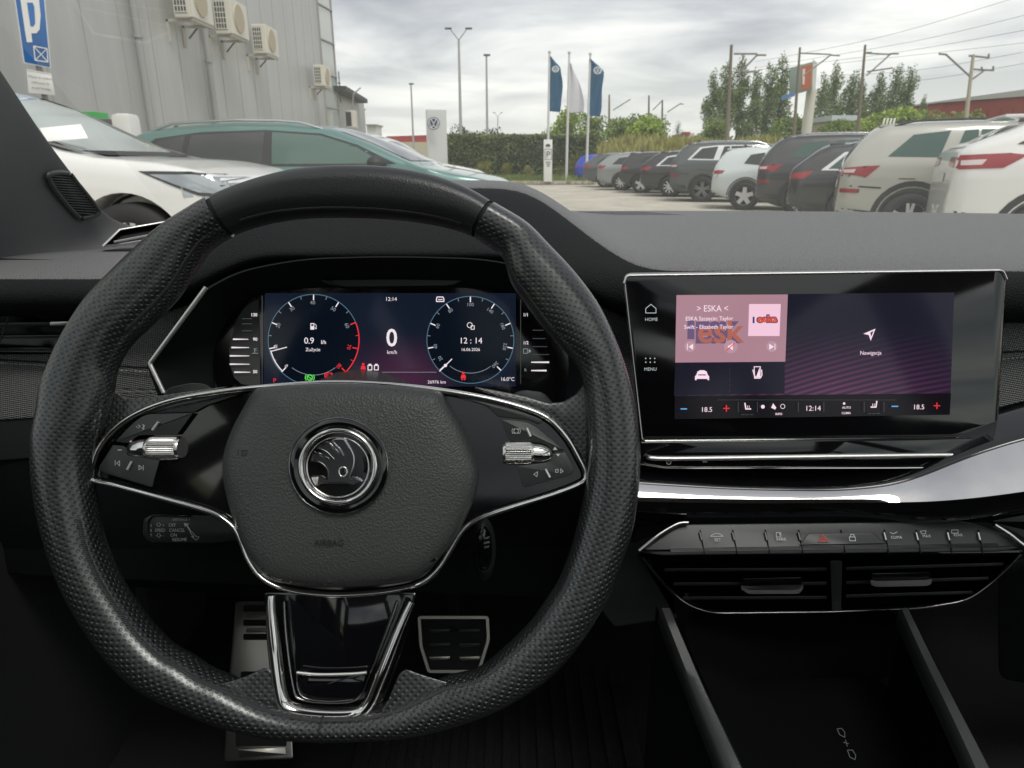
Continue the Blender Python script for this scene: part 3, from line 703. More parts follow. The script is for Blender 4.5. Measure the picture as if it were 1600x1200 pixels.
# car symbol, phone symbol
w.poly([(1086, 588), (1088, 586), (1090, 580.5), (1094, 578.5), (1100, 578.5), (1104, 580.5), (1106, 586), (1108, 588), (1108, 594), (1105.5, 594), (1105.5, 592), (1088.5, 592), (1088.5, 594), (1086, 594)])
w.line([(1178.5, 573), (1188, 573), (1187.5, 591), (1179, 591)], 1.3, True); w.poly([(1187, 574), (1187, 590), (1181, 590)])
w.line([(1176.5, 578), (1178.5, 586), (1181, 590)], 1.6); w.line([(1190, 578), (1190.5, 586), (1188.5, 590)], 1.6)
# navigation arrow
w.poly([(1349, 521.5), (1368, 513.5), (1360.5, 532.5), (1357.5, 523.5)])
w.text('Nawigacja', 1356.5, 551, 6.3, squash=.95)
w.text('18.5', 1102, 639, 7.8); w.text('18.5', 1431, 635, 7.8); w.text('12:14', 1267, 637, 8.2); w.text('INFO', 1214, 646, 3.4, bold=.02); w.text('AUTO', 1319, 636, 3.6, bold=.01); w.text('CLIMA', 1318.5, 644.5, 3.6, bold=.01)
w.disc(1192, 635.5, 3, 12); w.poly([(1205, 637), (1208, 630), (1210, 633), (1213, 637), (1211, 640)]); w.arc(1223, 635, 3.4, -180, 180, .8, 16); w.text('1', 1223, 635, 3.6)
w.disc(1319, 630.5, 2, 8)
for sx, cx, y in ((1, 1168, 635), (-1, 1366, 632)):
    w.line([(cx - 4 * sx, y - 5), (cx - 2.6 * sx, y + 4), (cx + 5 * sx, y + 4)], 2); w.line([(cx, y - 1), (cx, y + 2)], .9); w.line([(cx + 2.6 * sx, y - 1), (cx + 2.6 * sx, y + 2)], .9)
w.build('lettering', SWHT, wall)
ac = Ink(TS, .0044); ac.poly([(1360, 519.5), (1365, 517), (1361, 526.5)]); ac.rect(1091, 585, 1103, 586.6); ac.build('symbol_detail', emat('symbol_dark', (.03, .02, .035)), wall)
g = Ink(TS, .0020)
g.line([(1009, 489), (1009, 482), (1017, 475.5), (1025, 482), (1025, 489)], 1.1, True); g.text('HOME', 1017, 499, 5.2); g.text('MENU', 1015.5, 576.5, 5.2)
for i in range(3):
    for j in range(2): g.disc(1009 + i * 7, 560 + j * 6, 1.1, 8)
g.build('lettering', pmat('screen_print', (.20, .22, .22), .5, emit=(.16, .18, .18), estr=1.0), tsb)
g = Ink(TS, .0040)
for x0, x1, y in ((1158, 1177, 647.5), (1356, 1375, 645.5)): g.rect(x0, y, x0 + 5.4, y + .8); g.rect(x0 + 6.8, y, x0 + 12.2, y + .8); g.rect(x0 + 13.6, y, x1, y + .8)
for x in (1153, 1183, 1247, 1287, 1350, 1381): g.rect(x, 628, x + .7, 644)
g.rect(1120, 624.6, 1400, 625.1)
g.build('divider_lines', emat('divider', (.07, .07, .075)), wall)
g = Ink(TS, .0042); g.rect(1063.5, 638, 1073.5, 639.8); g.rect(1393, 634, 1403.5, 635.8); g.build('cooler_signs', BLUE, wall)
g = Ink(TS, .0042)
for cx, cy in ((1135, 638), (1464, 634)): g.rect(cx - 5, cy - .8, cx + 5, cy + .8); g.rect(cx - .8, cy - 5, cx + .8, cy + 5)
g.line([(1148, 536), (1135, 548)], 1.4)
g.build('warmer_signs', REDE, wall)

# volume slider and gloss trim below the screen
SP = Pl(P(1280, 708, .556), (0, -math.cos(R(18)), math.sin(R(18))), (1, 0, .006))
plate('slider_panel', fillet([(1000, 690, 3), (1560, 684, 6), (1548, 715, 12), (1530, 730, 18), (1020, 732, 10), (1000, 722, 10)], 6), SP, PIANO, dash, 0, .012, 2.5)
bar = [SP.px(x, y, .002) for x, y in ((1014, 712), (1030, 716.5), (1180, 715), (1400, 712), (1512, 711))]
sweep('volume_slider', cat_rom(bar, 4, False), .0019, .0026, SILVER, dash, nrm=SP.n, seg=10)
edge = [SP.px(p[0], p[1], .001) for p in fillet([(1000, 725), (1040, 731.5), (1400, 731), (1528, 729.5), (1548, 712), (1556, 690)], 12, 6, False)]
sweep('chrome_line', edge, .0006, .0008, CHROME, dash, nrm=SP.n, seg=6)
g = Ink(SP, .0012); g.arc(1045, 722, 3.6, 35, 325, 1, 16); g.line([(1045, 717), (1045, 721.5)], 1); g.rect(1098, 721, 1105, 722.2); g.build('slider_symbols', PRINT, dash)
# piano black decor strip; its sky reflection shaped as a separate mirror-metal band
def shelf(x):   # photo rows of the shelf: upper and lower edge of the bright band
    top = [(940, 752), (1003, 757), (1150, 766), (1300, 768), (1390, 762), (1450, 742), (1520, 712), (1600, 688), (1760, 650)]
    bot = [(940, 781), (1003, 784), (1150, 787), (1300, 786), (1390, 785), (1450, 784), (1520, 779), (1600, 768), (1760, 745)]
    f = lambda L: next((a[1] + (b[1] - a[1]) * (x - a[0]) / (b[0] - a[0]) for a, b in zip(L, L[1:]) if a[0] <= x <= b[0]), L[-1][1])
    return f(top), f(bot)
rA, rB, rC = [], [], []
for x in [940, 980, 1020, 1060, 1120, 1180, 1240, 1300, 1350, 1400, 1450, 1500, 1550, 1600, 1680, 1760]:
    t, b = shelf(x); yt = .498
    ray = lambda y: FW + RT * ((x - 800) / F) + UP * ((600 - y) / F)
    q0 = CAM + ray(t) * (yt / ray(t).y)
    # near edge: height drops a little below the far one
    rb_ = ray(b); nn = V(0, -math.cos(R(53)), math.sin(R(53))); q1 = CAM + rb_ * ((q0 - CAM).dot(nn) / rb_.dot(nn))
    rA.append([q0 + V(0, .045, .012), q0 + V(0, .025, .008), q0 + V(0, .008, .003), q0 + V(0, 0, .0004)])
    rB.append([q0, q0.lerp(q1, .33) + V(0, 0, .0004), q0.lerp(q1, .66) + V(0, 0, .0005), q1])
    rC.append([q1 + V(0, .0, -.0004), q1 + V(0, .0005, -.004), q1 + V(0, .003, -.014), q1 + V(0, .014, -.030), q1 + V(0, .03, -.036)])
grid_obj('gloss_trim', rA, PIANO, dash, 2, .004); grid_obj('sky_reflection_band', rB, MIRROR, dash, 2, 0); grid_obj('gloss_trim', rC, PIANO, dash, 2, 0)

# ================================================================== button bar and centre vents
BB = Pl(P(1300, 845, .55), (0, -math.cos(R(38)), math.sin(R(38))), (1, 0, .004))
bbo = fillet([(1000, 862, 4), (1062, 819, 20), (1280, 817, 30), (1510, 814, 20), (1592, 842, 8), (1600, 856, 6), (1560, 862, 10), (1030, 868, 14)], 6)
bar_ = plate('button_bar', bbo, BB, SATIN, dash, 0, .02, 4)
xs_ = [1094, 1145, 1196, 1248, 1314, 1382, 1432, 1481, 1529]
for i, x in enumerate(xs_):
    groove((x, 828), (x + 7, 866), BB, bar_, 1.5, .0006)
    if x not in (1314,):
        sweep('chrome_pin', [BB.px(x - 1, 832, .001), BB.px(x + 2, 844, .001)], .0009, .0011, CHROME if i > 4 else DCHROME, bar_, nrm=BB.n, seg=8)
bm = bmesh.new()
for k in range(4): 
    cyl_bm(bm, BB.px(1048, 856.5 + k * 1.8, .0006), BB.px(1560, 849 + k * 1.8, .0006), .00035, seg=5)
bm_obj('ribbed_strip', bm, SATIN, bar_)
plate('switch_block', fillet([(1249, 852, 2), (1262, 834, 6), (1364, 832, 6), (1384, 850, 3)], 3), BB, SATIN, bar_, .0016, .004, 1.4)
g = Ink(BB, .0026)
g.text('SET', 1120, 844, 4.8); g.line([(1110, 838), (1114, 835), (1120, 833), (1126, 835), (1130, 838), (1110, 838)], .8)
g.text('PARK', 1219, 843, 4.6); g.line([(1213, 832), (1220, 832), (1220, 839), (1213, 839)], .8, True); g.text('P', 1216.5, 835.5, 4)
g.text('CLIMA', 1398, 840, 4.4); g.line([(1391, 832), (1396, 834), (1402, 831)], .8); g.text('MAX', 1445, 838, 4.4); g.line([(1438, 830), (1447, 829), (1446, 834), (1440, 834)], .8, True); g.text('REAR', 1494, 836.5, 4.4); g.line([(1487, 828), (1497, 828), (1497, 833), (1487, 833)], .8, True)
g.line([(1327, 839), (1336, 839), (1337, 845), (1328, 845)], 1, True); g.line([(1329, 839), (1329, 835), (1334, 835), (1335, 839)], 1)
g.build('lettering', PRINT, bar_)
g = Ink(BB, .0028); g.line([(1285, 835), (1295, 846), (1279, 846)], 1.4, True); g.line([(1285.5, 839), (1290, 844), (1283, 844)], .9, True); g.build('hazard_symbol', REDP, bar_)
# chrome wings either side
CV = vplane(.545, 4)
for q, m in (([(998, 861), (1030, 835), (1058, 819), (1075, 817)], DCHROME), ([(1553, 820), (1575, 834), (1598, 852), (1640, 878)], CHROME)):
    sweep('chrome_wing', [BB.px(p[0], p[1], .003) for p in cat_rom(q, 4, False)], .0020, .0024, m, bar_, nrm=BB.n, seg=8)
cvo = [(996, 866, 5), (1600, 860, 5), (1556, 912, 30), (1515, 942, 40), (1440, 953, 30), (1290, 960, 60), (1110, 962, 40), (1066, 946, 30), (1030, 908, 30)]
cf = fillet(cvo, 8, 6)
ven = loops('centre_vent', [[CV.px(p[0], p[1], -.02) for p in cf], [CV.px(p[0], p[1], .004) for p in cf], [CV.px(p[0], p[1], .0055) for p in inset(cf, 3)], [CV.px(p[0], p[1], .003) for p in inset(cf, 6)], [CV.px(p[0], p[1], -.035) for p in inset(cf, 10)]], PIANO, dash, False, True, 40)
rim_ = [CV.px(p[0], p[1], .0062) for p in inset([q for q in cf], 3)]
low = [p for p in inset(cf, 3)]
k0 = 12
sweep('chrome_edge', [CV.px(p[0], p[1], .006) for p in fillet([(1004, 870), (1033, 907, ), (1068, 943), (1111, 958), (1290, 956), (1438, 950), (1512, 938), (1553, 908), (1596, 866)], 24, 6, False)], .0011, .0014, DCHROME, ven, nrm=CV.n, seg=8)
plate('divider', fillet([(1297, 876), (1316, 876), (1314, 955), (1300, 955)], 2), CV, SATIN, ven, .003, .03, 1.2)
for (xa, xb, yy, sl) in ((1038, 1292, 890, -1), (1052, 1292, 912, -1), (1066, 1292, 934, -1), (1322, 1568, 888, -7), (1322, 1545, 910, -7), (1322, 1520, 931, -6)):
    plate('slat', fillet([(xa, yy - 2), (xb, yy + sl - 2), (xb, yy + sl + 3), (xa, yy + 3)], 1), CV, SATIN, ven, -.001, .028, .8)
for pts in ([(1158, 914, 2), (1170, 921, 3), (1246, 921, 3), (1255, 912, 2), (1255, 921, 6), (1247, 928, 3), (1170, 928, 3), (1158, 921, 2)], [(1360, 906, 2), (1371, 908, 3), (1448, 906, 3), (1456, 904, 2), (1455, 913, 3), (1447, 915.5, 3), (1371, 917, 3), (1361, 914, 2)]):
    plate('vent_tab', fillet(pts, 2, 3), CV, pmat('tab_metal', (.50, .49, .47), .42, metal=.55, bump=('knurl', 3600, .8, .0008)), ven, .010, .003, .8)
    x0, x1 = pts[0][0], pts[3][0]; y0 = pts[0][1]
    plate('tab_holder', fillet([(x0 + 2, y0 - 10), (x1 - 2, y0 - 12), (x1 - 2, y0 + 6), (x0 + 4, y0 + 6)], 3), CV, PIANO, ven, .007, .012, 1)
# panels above, beside and below the vents
plate('lower_gloss', fillet([(1000, 786), (1600, 770), (1760, 745), (1700, 850), (1540, 816), (1060, 822), (985, 850)], 10), vplane(.545, 10), PIANO, dash, -.004, .02, 2)
plate('side_trim', fillet([(1545, 812), (1800, 770), (1900, 1000), (1650, 900), (1590, 850)], 10), vplane(.548, 8), SMOOTHL, dash, 0, .02, 3)
plate('side_trim', fillet([(960, 800), (1060, 815), (1000, 862), (1060, 965), (960, 980), (900, 900)], 6), vplane(.56, 8), SMOOTHL, dash, 0, .02, 3)
plate('glovebox_lid', fillet([(1560, 880), (2100, 800), (2100, 1150), (1560, 1060)], 20), vplane(.62, -5), DASHDARK, dash, 0, .03, 3)
plate('knee_panel', fillet([(-260, 730), (262, 690), (300, 760), (960, 760), (985, 900), (900, 905), (700, 925), (330, 930), (60, 900), (-260, 880)], 12), vplane(.63, -8), DASHDARK, dash, 0, .03, 3)

# ================================================================== steering column parts
col_ = thing('column_shroud', 'black plastic steering column shroud behind the wheel with the round start button on its right', 'column cover', P(560, 860, .55))
bm = bmesh.new()
pa, pb = P(560, 800, .50), P(560, 700, .66)
cyl_bm(bm, P(560, 790, .47), P(570, 700, .68), .058, .085, 24)
bm_obj('shroud', bm, SATIN, col_, smooth=True, angle=40)
SB = Pl(P(756, 852, .53), (.42, -.85, .2), (1, .3, 0))
ob = [(756 + 15 * math.cos(a), 858 + 40 * math.sin(a)) for a in [2 * math.pi * k / 28 for k in range(28)]]
pod = dome('start_button_pod', ob, SB, SATIN, col_, [(1.25, -.05), (1.15, -.012), (1.0, .0), (.9, .002), (.84, .0)])
dome('start_button', [(756 + 10 * math.cos(a), 857 + 31 * math.sin(a)) for a in [2 * math.pi * k / 28 for k in range(28)]], SB, PIANO, col_, [(1.1, .0), (1.0, .003), (.9, .0035)])
sweep('button_ring', [SB.px(756 + 11 * math.cos(a), 857 + 33 * math.sin(a), .003) for a in [2 * math.pi * k / 28 for k in range(28)]], .0008, .001, DCHROME, col_, True, nrm=SB.n, seg=6)
g = Ink(SB, .0045); g.text('START', 757, 838, 3.4, squash=.7); g.text('ENGINE', 757, 845, 3.4, squash=.6); g.text('STOP', 757, 852, 3.4, squash=.7); g.build('lettering', PRINT, col_)

stalk = thing('control_stalk', 'black cruise control stalk printed with speed and distance signs, left of the wheel hub', 'stalk', P(270, 830, .50))
ST = Pl(P(270, 828, .50), (0, -math.cos(R(20)), math.sin(R(20))), (1, 0, 0))
so2 = fillet([(224, 812, 5), (236, 804, 8), (330, 806, 4), (420, 812, 4), (420, 838, 4), (330, 849, 4), (232, 847, 8), (223, 835, 6)], 5)
plate('stalk_body', so2, ST, SATIN, stalk, 0, .022, 4)
sweep('stalk_edge', [ST.px(p[0], p[1], .0005) for p in fillet([(300, 806), (238, 806), (230, 815), (232, 838), (240, 846)], 8, 5, False)], .0006, .0008, DCHROME, stalk, nrm=ST.n, seg=6)
g = Ink(ST, .0008)
g.text('- DISTANCE +', 283, 811.5, 3.6); g.text('OFF', 264, 820, 5.4, align='LEFT', squash=.9); g.text('CANCEL', 265, 828, 5.4, align='LEFT', squash=.88); g.text('ON', 267, 835.5, 5.4, align='LEFT', squash=.9); g.text('RESUME', 270, 842.5, 5.2, align='LEFT', squash=.9)
g.text('SPEED', 251, 828, 5.2, squash=.85); g.text('+', 256, 820.5, 5); g.text('-', 256, 836, 5)
for i, ch in enumerate('SET'): g.text(ch, 237, 821 + i * 7.5, 4.4)
g.line([(246, 822.5), (246, 819.8), (244, 819.8), (248.3, 816.5), (252, 819.8), (250, 819.8), (250, 822.5)], .7, True); g.line([(246, 834), (246, 836.5), (244, 836.5), (248.3, 840), (252, 836.5), (250, 836.5), (250, 834)], .7, True)
g.poly([(287, 817), (296, 818.5), (293, 820.5), (299, 830), (297, 831), (291, 821.5), (289, 823)]); g.line([(297, 832), (303, 839), (299, 838), (307, 844), (311, 839), (306, 838), (300, 831)], .8, True)
g.build('lettering', PRINT, stalk)
# ================================================================== pedals, mat, console
def pedal_plate(name, outline, pl, mat, parent, bev=2): return plate(name, outline, pl, mat, parent, 0, .008, bev)
fr0 = P(408, 1060, 1.0)
frest = thing('footrest', 'metal footrest plate with rubber pads left of the lower spoke', 'footrest', fr0)
FP = Pl(P(405, 1070, .89), (0, -.80, .60), (1, 0, 0))
pedal_plate('footrest_plate', fillet([(368, 940), (452, 940), (452, 1060), (458, 1186), (350, 1190), (358, 1060)], 5), FP, STEEL, frest)
for x0, y0, x1, y1 in ((380, 946, 446, 956), (380, 968, 446, 978), (380, 990, 446, 1000), (376, 1049, 448, 1100), (368, 1110, 448, 1166)):
    plate('rubber_pad', fillet([(x0, y0), (x1, y0), (x1, y1), (x0, y1)], 3), FP, RUBBER if y1 > 1040 else BLACK, frest, .0012, .003, .8)
plate('steel_bar', fillet([(372, 1171), (446, 1167), (447, 1179), (373, 1184)], 1), FP, STEEL, frest, .006, .004, 1)
for y0 in (959, 981):
    plate('steel_bar', fillet([(386, y0), (446, y0 - 1), (446, y0 + 7), (384, y0 + 7)], 2), FP, STEEL, frest, .004, .004, 1)
ped = thing('pedal', 'brake pedal with steel rim and four rubber ribs, right of the lower spoke', 'pedal', P(708, 1010, .90))
BP = Pl(P(708, 1005, .90), (0, -.86, .50), (1, 0, 0))
po = fillet([(652, 962), (764, 962), (766, 1000), (750, 1052), (668, 1052), (655, 1010)], 6)
loops('pedal_rim', [[BP.px(p[0], p[1], -.006) for p in po], [BP.px(p[0], p[1], .002) for p in inset(po, .6)], [BP.px(p[0], p[1], .002) for p in inset(po, 5)], [BP.px(p[0], p[1], -.003) for p in inset(po, 6)]], STEEL, ped)
plate('pedal_pad', inset(po, 4), BP, RUBBER, ped, -.001, .006, 1)
for x0 in (670, 717):
    for y0 in (983, 1005, 1026):
        plate('pedal_rib', fillet([(x0, y0), (x0 + 34, y0 - 1), (x0 + 32, y0 + 5), (x0 + 2, y0 + 6)], 2), BP, STEEL if y0 == 1026 else SATIN, ped, .002, .004, 1)
bm = bmesh.new(); cyl_bm(bm, BP.px(708, 990, -.006), P(712, 800, 1.05), .010, .012, 10); bm_obj('pedal_arm', bm, BLACK, ped, smooth=True, angle=40)
MATM = pmat('ribbed_mat', (.007, .007, .008), .85, bump=('noise', 300, .7, .002))
bm = bmesh.new(); box_bm(bm, (-.02, .62, .292), (.40, .62, .012), bev=.004)
for k in range(16): box_bm(bm, (-.20 + k * .024, .62, .301), (.010, .56, .006))
fm = tag(bm_obj('floor_mat', bm, MATM), 'black ribbed floor mat in the driver footwell under the steering wheel', 'floor mat')

VOID = pmat('tray_plastic', (.003, .003, .0035), .9, spec=.08)
con = thing('centre_console', 'black centre console between the footwells with an open phone tray', 'console', (.22, .45, .30))
# two rails seen from above and the tray between them
def rail(ql, qr, mat, name):
    a = cat_rom([P(*p) for p in ql], 5, False); b = cat_rom([P(*p) for p in qr], 5, False); rows = []
    for p, q in zip(a, b):
        d = (q - p); up = V(0, 0, 1)
        rows.append([p - up * .016, p - up * .010, p - up * .003 + d * .06, p + d * .2, p + d * .8, q - up * .003 - d * .06, q - up * .010, q - up * .016])
    mesh_obj('rail_wall', [c for p, q in zip(a, b) for c in ((p + q) / 2 - V(0, 0, .012), (p + q) / 2 - V(0, 0, .14))], [(2 * k, 2 * k + 1, 2 * k + 3, 2 * k + 2) for k in range(len(a) - 1)], VOID, con, False)
    return grid_obj(name, rows, mat, con, 0, 0, angle=50)
rail([(1030, 950, .60), (1072, 1060, .56), (1100, 1130, .535), (1128, 1200, .51), (1170, 1300, .48)], [(1050, 950, .60), (1098, 1060, .56), (1132, 1130, .535), (1166, 1200, .51), (1212, 1300, .48)], SMOOTHL, 'console_rail')
rail([(1405, 950, .60), (1440, 1030, .565), (1478, 1110, .53), (1518, 1200, .50), (1560, 1300, .47)], [(1422, 950, .60), (1462, 1030, .565), (1504, 1110, .53), (1552, 1200, .50), (1600, 1300, .47)], SMOOTHL, 'console_rail')
grid_obj('tray', [[P(1045, 940, .66), P(1200, 950, .70), P(1300, 950, .70), P(1410, 940, .66)], [P(1090, 1040, .62), P(1230, 1060, .70), P(1330, 1060, .70), P(1450, 1040, .62)], [P(1130, 1130, .58), P(1260, 1150, .63), P(1370, 1150, .63), P(1495, 1130, .58)], [P(1180, 1260, .53), P(1290, 1280, .56), P(1400, 1280, .56), P(1560, 1260, .53)]], VOID, con, 2, 0)
for a, b, sgn in (((1025, 945, .61), (1180, 1300, .49), -1), ((1418, 945, .61), (1590, 1300, .48), 1)):
    q0, q1 = P(*a), P(*b)
    mesh_obj('console_side', [q0, q1, V(q1.x - sgn * .0, q1.y, .28), V(q0.x, q0.y, .28)], [(0, 1, 2, 3)], DASHDARK, con, False)
TR = Pl(P(1320, 1165, .60), (0, -.35, .94), (1, 0, 0))
plate('phone_pad', fillet([(1150, 1060), (1420, 1058), (1500, 1230), (1190, 1235)], 14), TR, VOID, con, .0, .004, 2)
g = Ink(TR, .0012)
g.line([(1308, 1139), (1315, 1138), (1320, 1144), (1320, 1152), (1312, 1148)], 1, True); g.line([(1324, 1172), (1332, 1172), (1337, 1180), (1336, 1187), (1328, 1183)], 1, True); g.line([(1321, 1156), (1324, 1166)], .9); g.line([(1318, 1160), (1326, 1162)], .9)
g.build('charging_symbol', pmat('dim_print', (.16, .17, .17), .6), con)

# ================================================================== steering wheel
WH = Pl(P(524, 705, .42), (0, -math.cos(R(23)), math.sin(R(23))), (1, 0, 0))
wheel = thing('steering_wheel', 'flat-bottomed black leather steering wheel with perforated grips and chrome-edged spokes', 'steering wheel', WH.at(0, 0, -.03))
outer = [(545, 254), (610, 257), (675, 269), (730, 289), (776, 316), (825, 346), (862, 382), (902, 425), (938, 475), (966, 535), (987, 600), (999, 665), (1001, 735), (992, 815), (972, 880), (945, 945), (905, 1008), (860, 1058), (800, 1098), (730, 1128), (650, 1148), (580, 1154), (505, 1156), (430, 1152), (360, 1138), (290, 1112), (220, 1078), (165, 1025), (125, 968), (92, 905), (68, 835), (53, 760), (48, 690), (56, 640), (62, 600), (77, 560), (98, 517), (132, 463), (172, 420), (220, 374), (255, 346), (290, 325), (327, 304), (385, 280), (450, 262), (500, 256)]
inner = [(545, 338), (610, 341), (675, 349), (725, 362), (762, 382), (784, 400), (797, 439), (816, 467), (844, 505), (881, 546), (903, 572), (912, 600), (917, 640), (920, 690), (919, 740), (912, 782), (905, 815), (893, 860), (875, 908), (855, 940), (825, 981), (776, 1028), (742, 1052), (694, 1064), (655, 1084), (620, 1100), (580, 1110), (525, 1114), (470, 1110), (420, 1097), (383, 1080), (353, 1064), (320, 1050), (290, 1030), (260, 1013), (227, 980), (200, 943), (173, 900), (153, 853), (147, 827), (140, 790), (134, 745), (140, 700), (155, 660), (165, 625), (170, 600), (175, 575), (195, 540), (230, 507), (273, 463), (303, 415), (325, 385), (365, 362), (420, 346), (480, 339)]
CX, CY = 524, 705
def polar(pts, N):
    q = cat_rom(pts, 8)
    a = sorted((math.atan2(p[1] - CY, p[0] - CX), math.hypot(p[0] - CX, p[1] - CY)) for p in q)
    out = []
    for i in range(N):
        t = -math.pi + 2 * math.pi * (i + .5) / N
        j = next((k for k in range(len(a)) if a[k][0] > t), 0); a0, a1 = a[j - 1], a[j]
        d = (a1[0] - a0[0]) % (2 * math.pi); f = ((t - a0[0]) % (2 * math.pi)) / max(d, 1e-6)
        out.append((t, a0[1] + (a1[1] - a0[1]) * min(max(f, 0), 1)))
    return out
NR = 400; PO, PI_ = polar(outer, NR), polar(inner, NR)
SA = math.atan2(318 - CY, 776 - CX); SB_ = math.atan2(305 - CY, 322 - CX)   # seams of the smooth top section
NS = 40
def rim_rows(i0, i1, shrink=0.0, full=False):
    rows = []; uvr = []; L = 0; prev = None
    idx = list(range(i0, i1 + 1))
    for i in idx:
        t, ro = PO[i % NR]; ri = PI_[i % NR][1]
        a = math.degrees(t)
        cm, w = (ro + ri) / 2, (ro - ri) / 2 * WH.mpp - shrink
        # lower corner blocks are flatter and thinner in depth
        th = .0165 - shrink
        c = WH.px(CX + cm * math.cos(t), CY + cm * math.sin(t))
        rad = (WH.px(CX + ro * math.cos(t), CY + ro * math.sin(t)) - WH.px(CX + ri * math.cos(t), CY + ri * math.sin(t))).normalized()
        if prev is not None: L += (c - prev).length
        prev = c; r = []; u = []; s = 0; pp = None
        big = max(0, (w - .021) / .012)
        for j in range(NS + 1):
            an = 2 * math.pi * j / NS - math.pi; cs, sn = math.cos(an), math.sin(an)
            pw = .92
            x = math.copysign(abs(cs) ** pw, cs) * w; y = math.copysign(abs(sn) ** pw, sn) * th
            # thumb rests: the wide places drop away towards the inside
            if cs < 0: y *= 1 - .42 * min(big, 1) * (-cs) ** 1.5
            p = c + rad * x + WH.n * (y - .004)
            if pp is not None: s += (p - pp).length
            pp = p; r.append(p); u.append((L, s))
        rows.append(r); uvr.append(u)
    return rows, uvr
def rim_obj(name, i0, i1, mat, parent, shrink=0.0):
    rows, uvr = rim_rows(i0, i1, shrink); n = NS + 1
    vs = [p for r in rows for p in r]; uv = [u for r in uvr for u in r]; fs = []
    for i in range(len(rows) - 1):
        for j in range(NS):
            a = i * n + j; fs.append((a, a + 1, a + n + 1, a + n))
    fs.append(tuple(range(NS))); fs.append(tuple(reversed([(len(rows) - 1) * n + j for j in range(NS)])))
    return mesh_obj(name, vs, fs, mat, parent, True, uv, 80)
def idx(a): return int((a + math.pi) / (2 * math.pi) * NR)
ia, ib = idx(SB_), idx(SA)
rim_obj('rim_top', ia + 1, ib - 1, SMOOTHL, wheel, .0004)
rim_obj('rim_grip', ib, ia + NR, LEATHER, wheel)
rim_obj('rim_core', ia - 1, ib + 1, BLACK, wheel, .0016)
# stitching along the inside of the rim
bm = bmesh.new()
def rim_pt(i, js):
    rows, _ = rim_rows(i, i); return rows[0][js]
allr, _ = rim_rows(0, NR - 1)
for i in range(0, NR):
    t = math.degrees(PO[i][0])
    lower = 25 < t < 165
    if not lower and not (-150 < t < -30): continue
    if abs(t + 116.8) < 4 or abs(t + 57) < 4: continue
    js = 4 if lower else 3   # near the inner front edge
    j0 = NS - js; 
    for k in (0, .5):
        A = allr[i][j0 % NS].lerp(allr[(i + 1) % NR][j0 % NS], k); B = allr[i][(j0 - 1) % NS].lerp(allr[(i + 1) % NR][(j0 - 1) % NS], k + .45)
        o = (A - WH.o).normalized() * 0
        cyl_bm(bm, A + WH.n * .0004, B + WH.n * .0004, .00045, seg=5)
bm_obj('stitching', bm, pmat('dark_thread', (.05, .05, .05), .7), wheel, smooth=True)
# small cross seam at the foot
i = idx(math.atan2(1130 - CY, 508 - CX)); r = allr[i]
sweep('seam', [r[j] + (r[j] - (r[0] + r[NS // 2]) / 2).normalized() * .0002 for j in range(NS // 2 + 2, NS - 1)], .0007, .0005, BLACK, wheel, seg=6)

# --- spoke plate, chrome frame, pads
frame_px = [(140, 742), (150, 706), (172, 676), (208, 648), (262, 626), (330, 613), (420, 603), (525, 597), (640, 603), (740, 617), (812, 634), (856, 652), (886, 682), (906, 716), (916, 738), (912, 754), (870, 772), (800, 794), (748, 812), (722, 832), (704, 862), (684, 892), (655, 914), (600, 926), (525, 931), (455, 924), (412, 906), (388, 876), (376, 846), (362, 822), (330, 802), (262, 782), (180, 760), (146, 752)]
fr_s = resample(cat_rom(frame_px, 8), 220)
body = loops('spoke_body', [[WH.px(p[0], p[1], -.050) for p in inset(fr_s, 40)], [WH.px(p[0], p[1], -.030) for p in inset(fr_s, 8)], [WH.px(p[0], p[1], -.016) for p in fr_s], [WH.px(p[0], p[1], -.009) for p in inset(fr_s, 4)], [WH.px(p[0], p[1], -.011) for p in inset(fr_s, 9)]], PIANO, wheel, False, True, 40)
def rim_taper(t): return 1.0
sweep('chrome_frame', [WH.px(p[0], p[1], -.008) for p in inset(fr_s, 1.5)], .0019, .0026, CHROME, wheel, True, nrm=WH.n, seg=12)
# leather webs carried from the rim over the top of the spokes
def uvplate(q, off):
    o = plate('spoke_leather', fillet(q, 5, 4), WH, LEATHER, wheel, off, .012, 3.5)
    base_ = root_off(wheel); l = o.data.uv_layers.new(name='UVMap')
    for poly in o.data.polygons:
        for li, vi in zip(poly.loop_indices, poly.vertices):
            p = o.data.vertices[vi].co + base_ - WH.o; l.data[li].uv = (p.dot(WH.r), p.dot(WH.u))
uvplate([(150, 590), (170, 598), (180, 612), (196, 622), (230, 621), (300, 611), (360, 603), (372, 603), (300, 622), (240, 642), (200, 660), (165, 692), (146, 728), (134, 745), (128, 700), (136, 640)], -.0105)
uvplate([(922, 585), (912, 600), (900, 616), (880, 628), (856, 630), (820, 619), (770, 609), (742, 604), (742, 609), (800, 628), (850, 648), (884, 674), (904, 706), (916, 738), (928, 740), (930, 650)], -.0105)

uvplate([(346, 1068), (383, 1057), (414, 1043), (426, 1048), (436, 1092), (456, 1120), (480, 1140), (400, 1134), (345, 1108), (325, 1078)], .0035)
uvplate([(700, 1066), (665, 1056), (634, 1045), (624, 1052), (606, 1094), (588, 1120), (562, 1140), (640, 1134), (700, 1108), (722, 1080)], .0035)
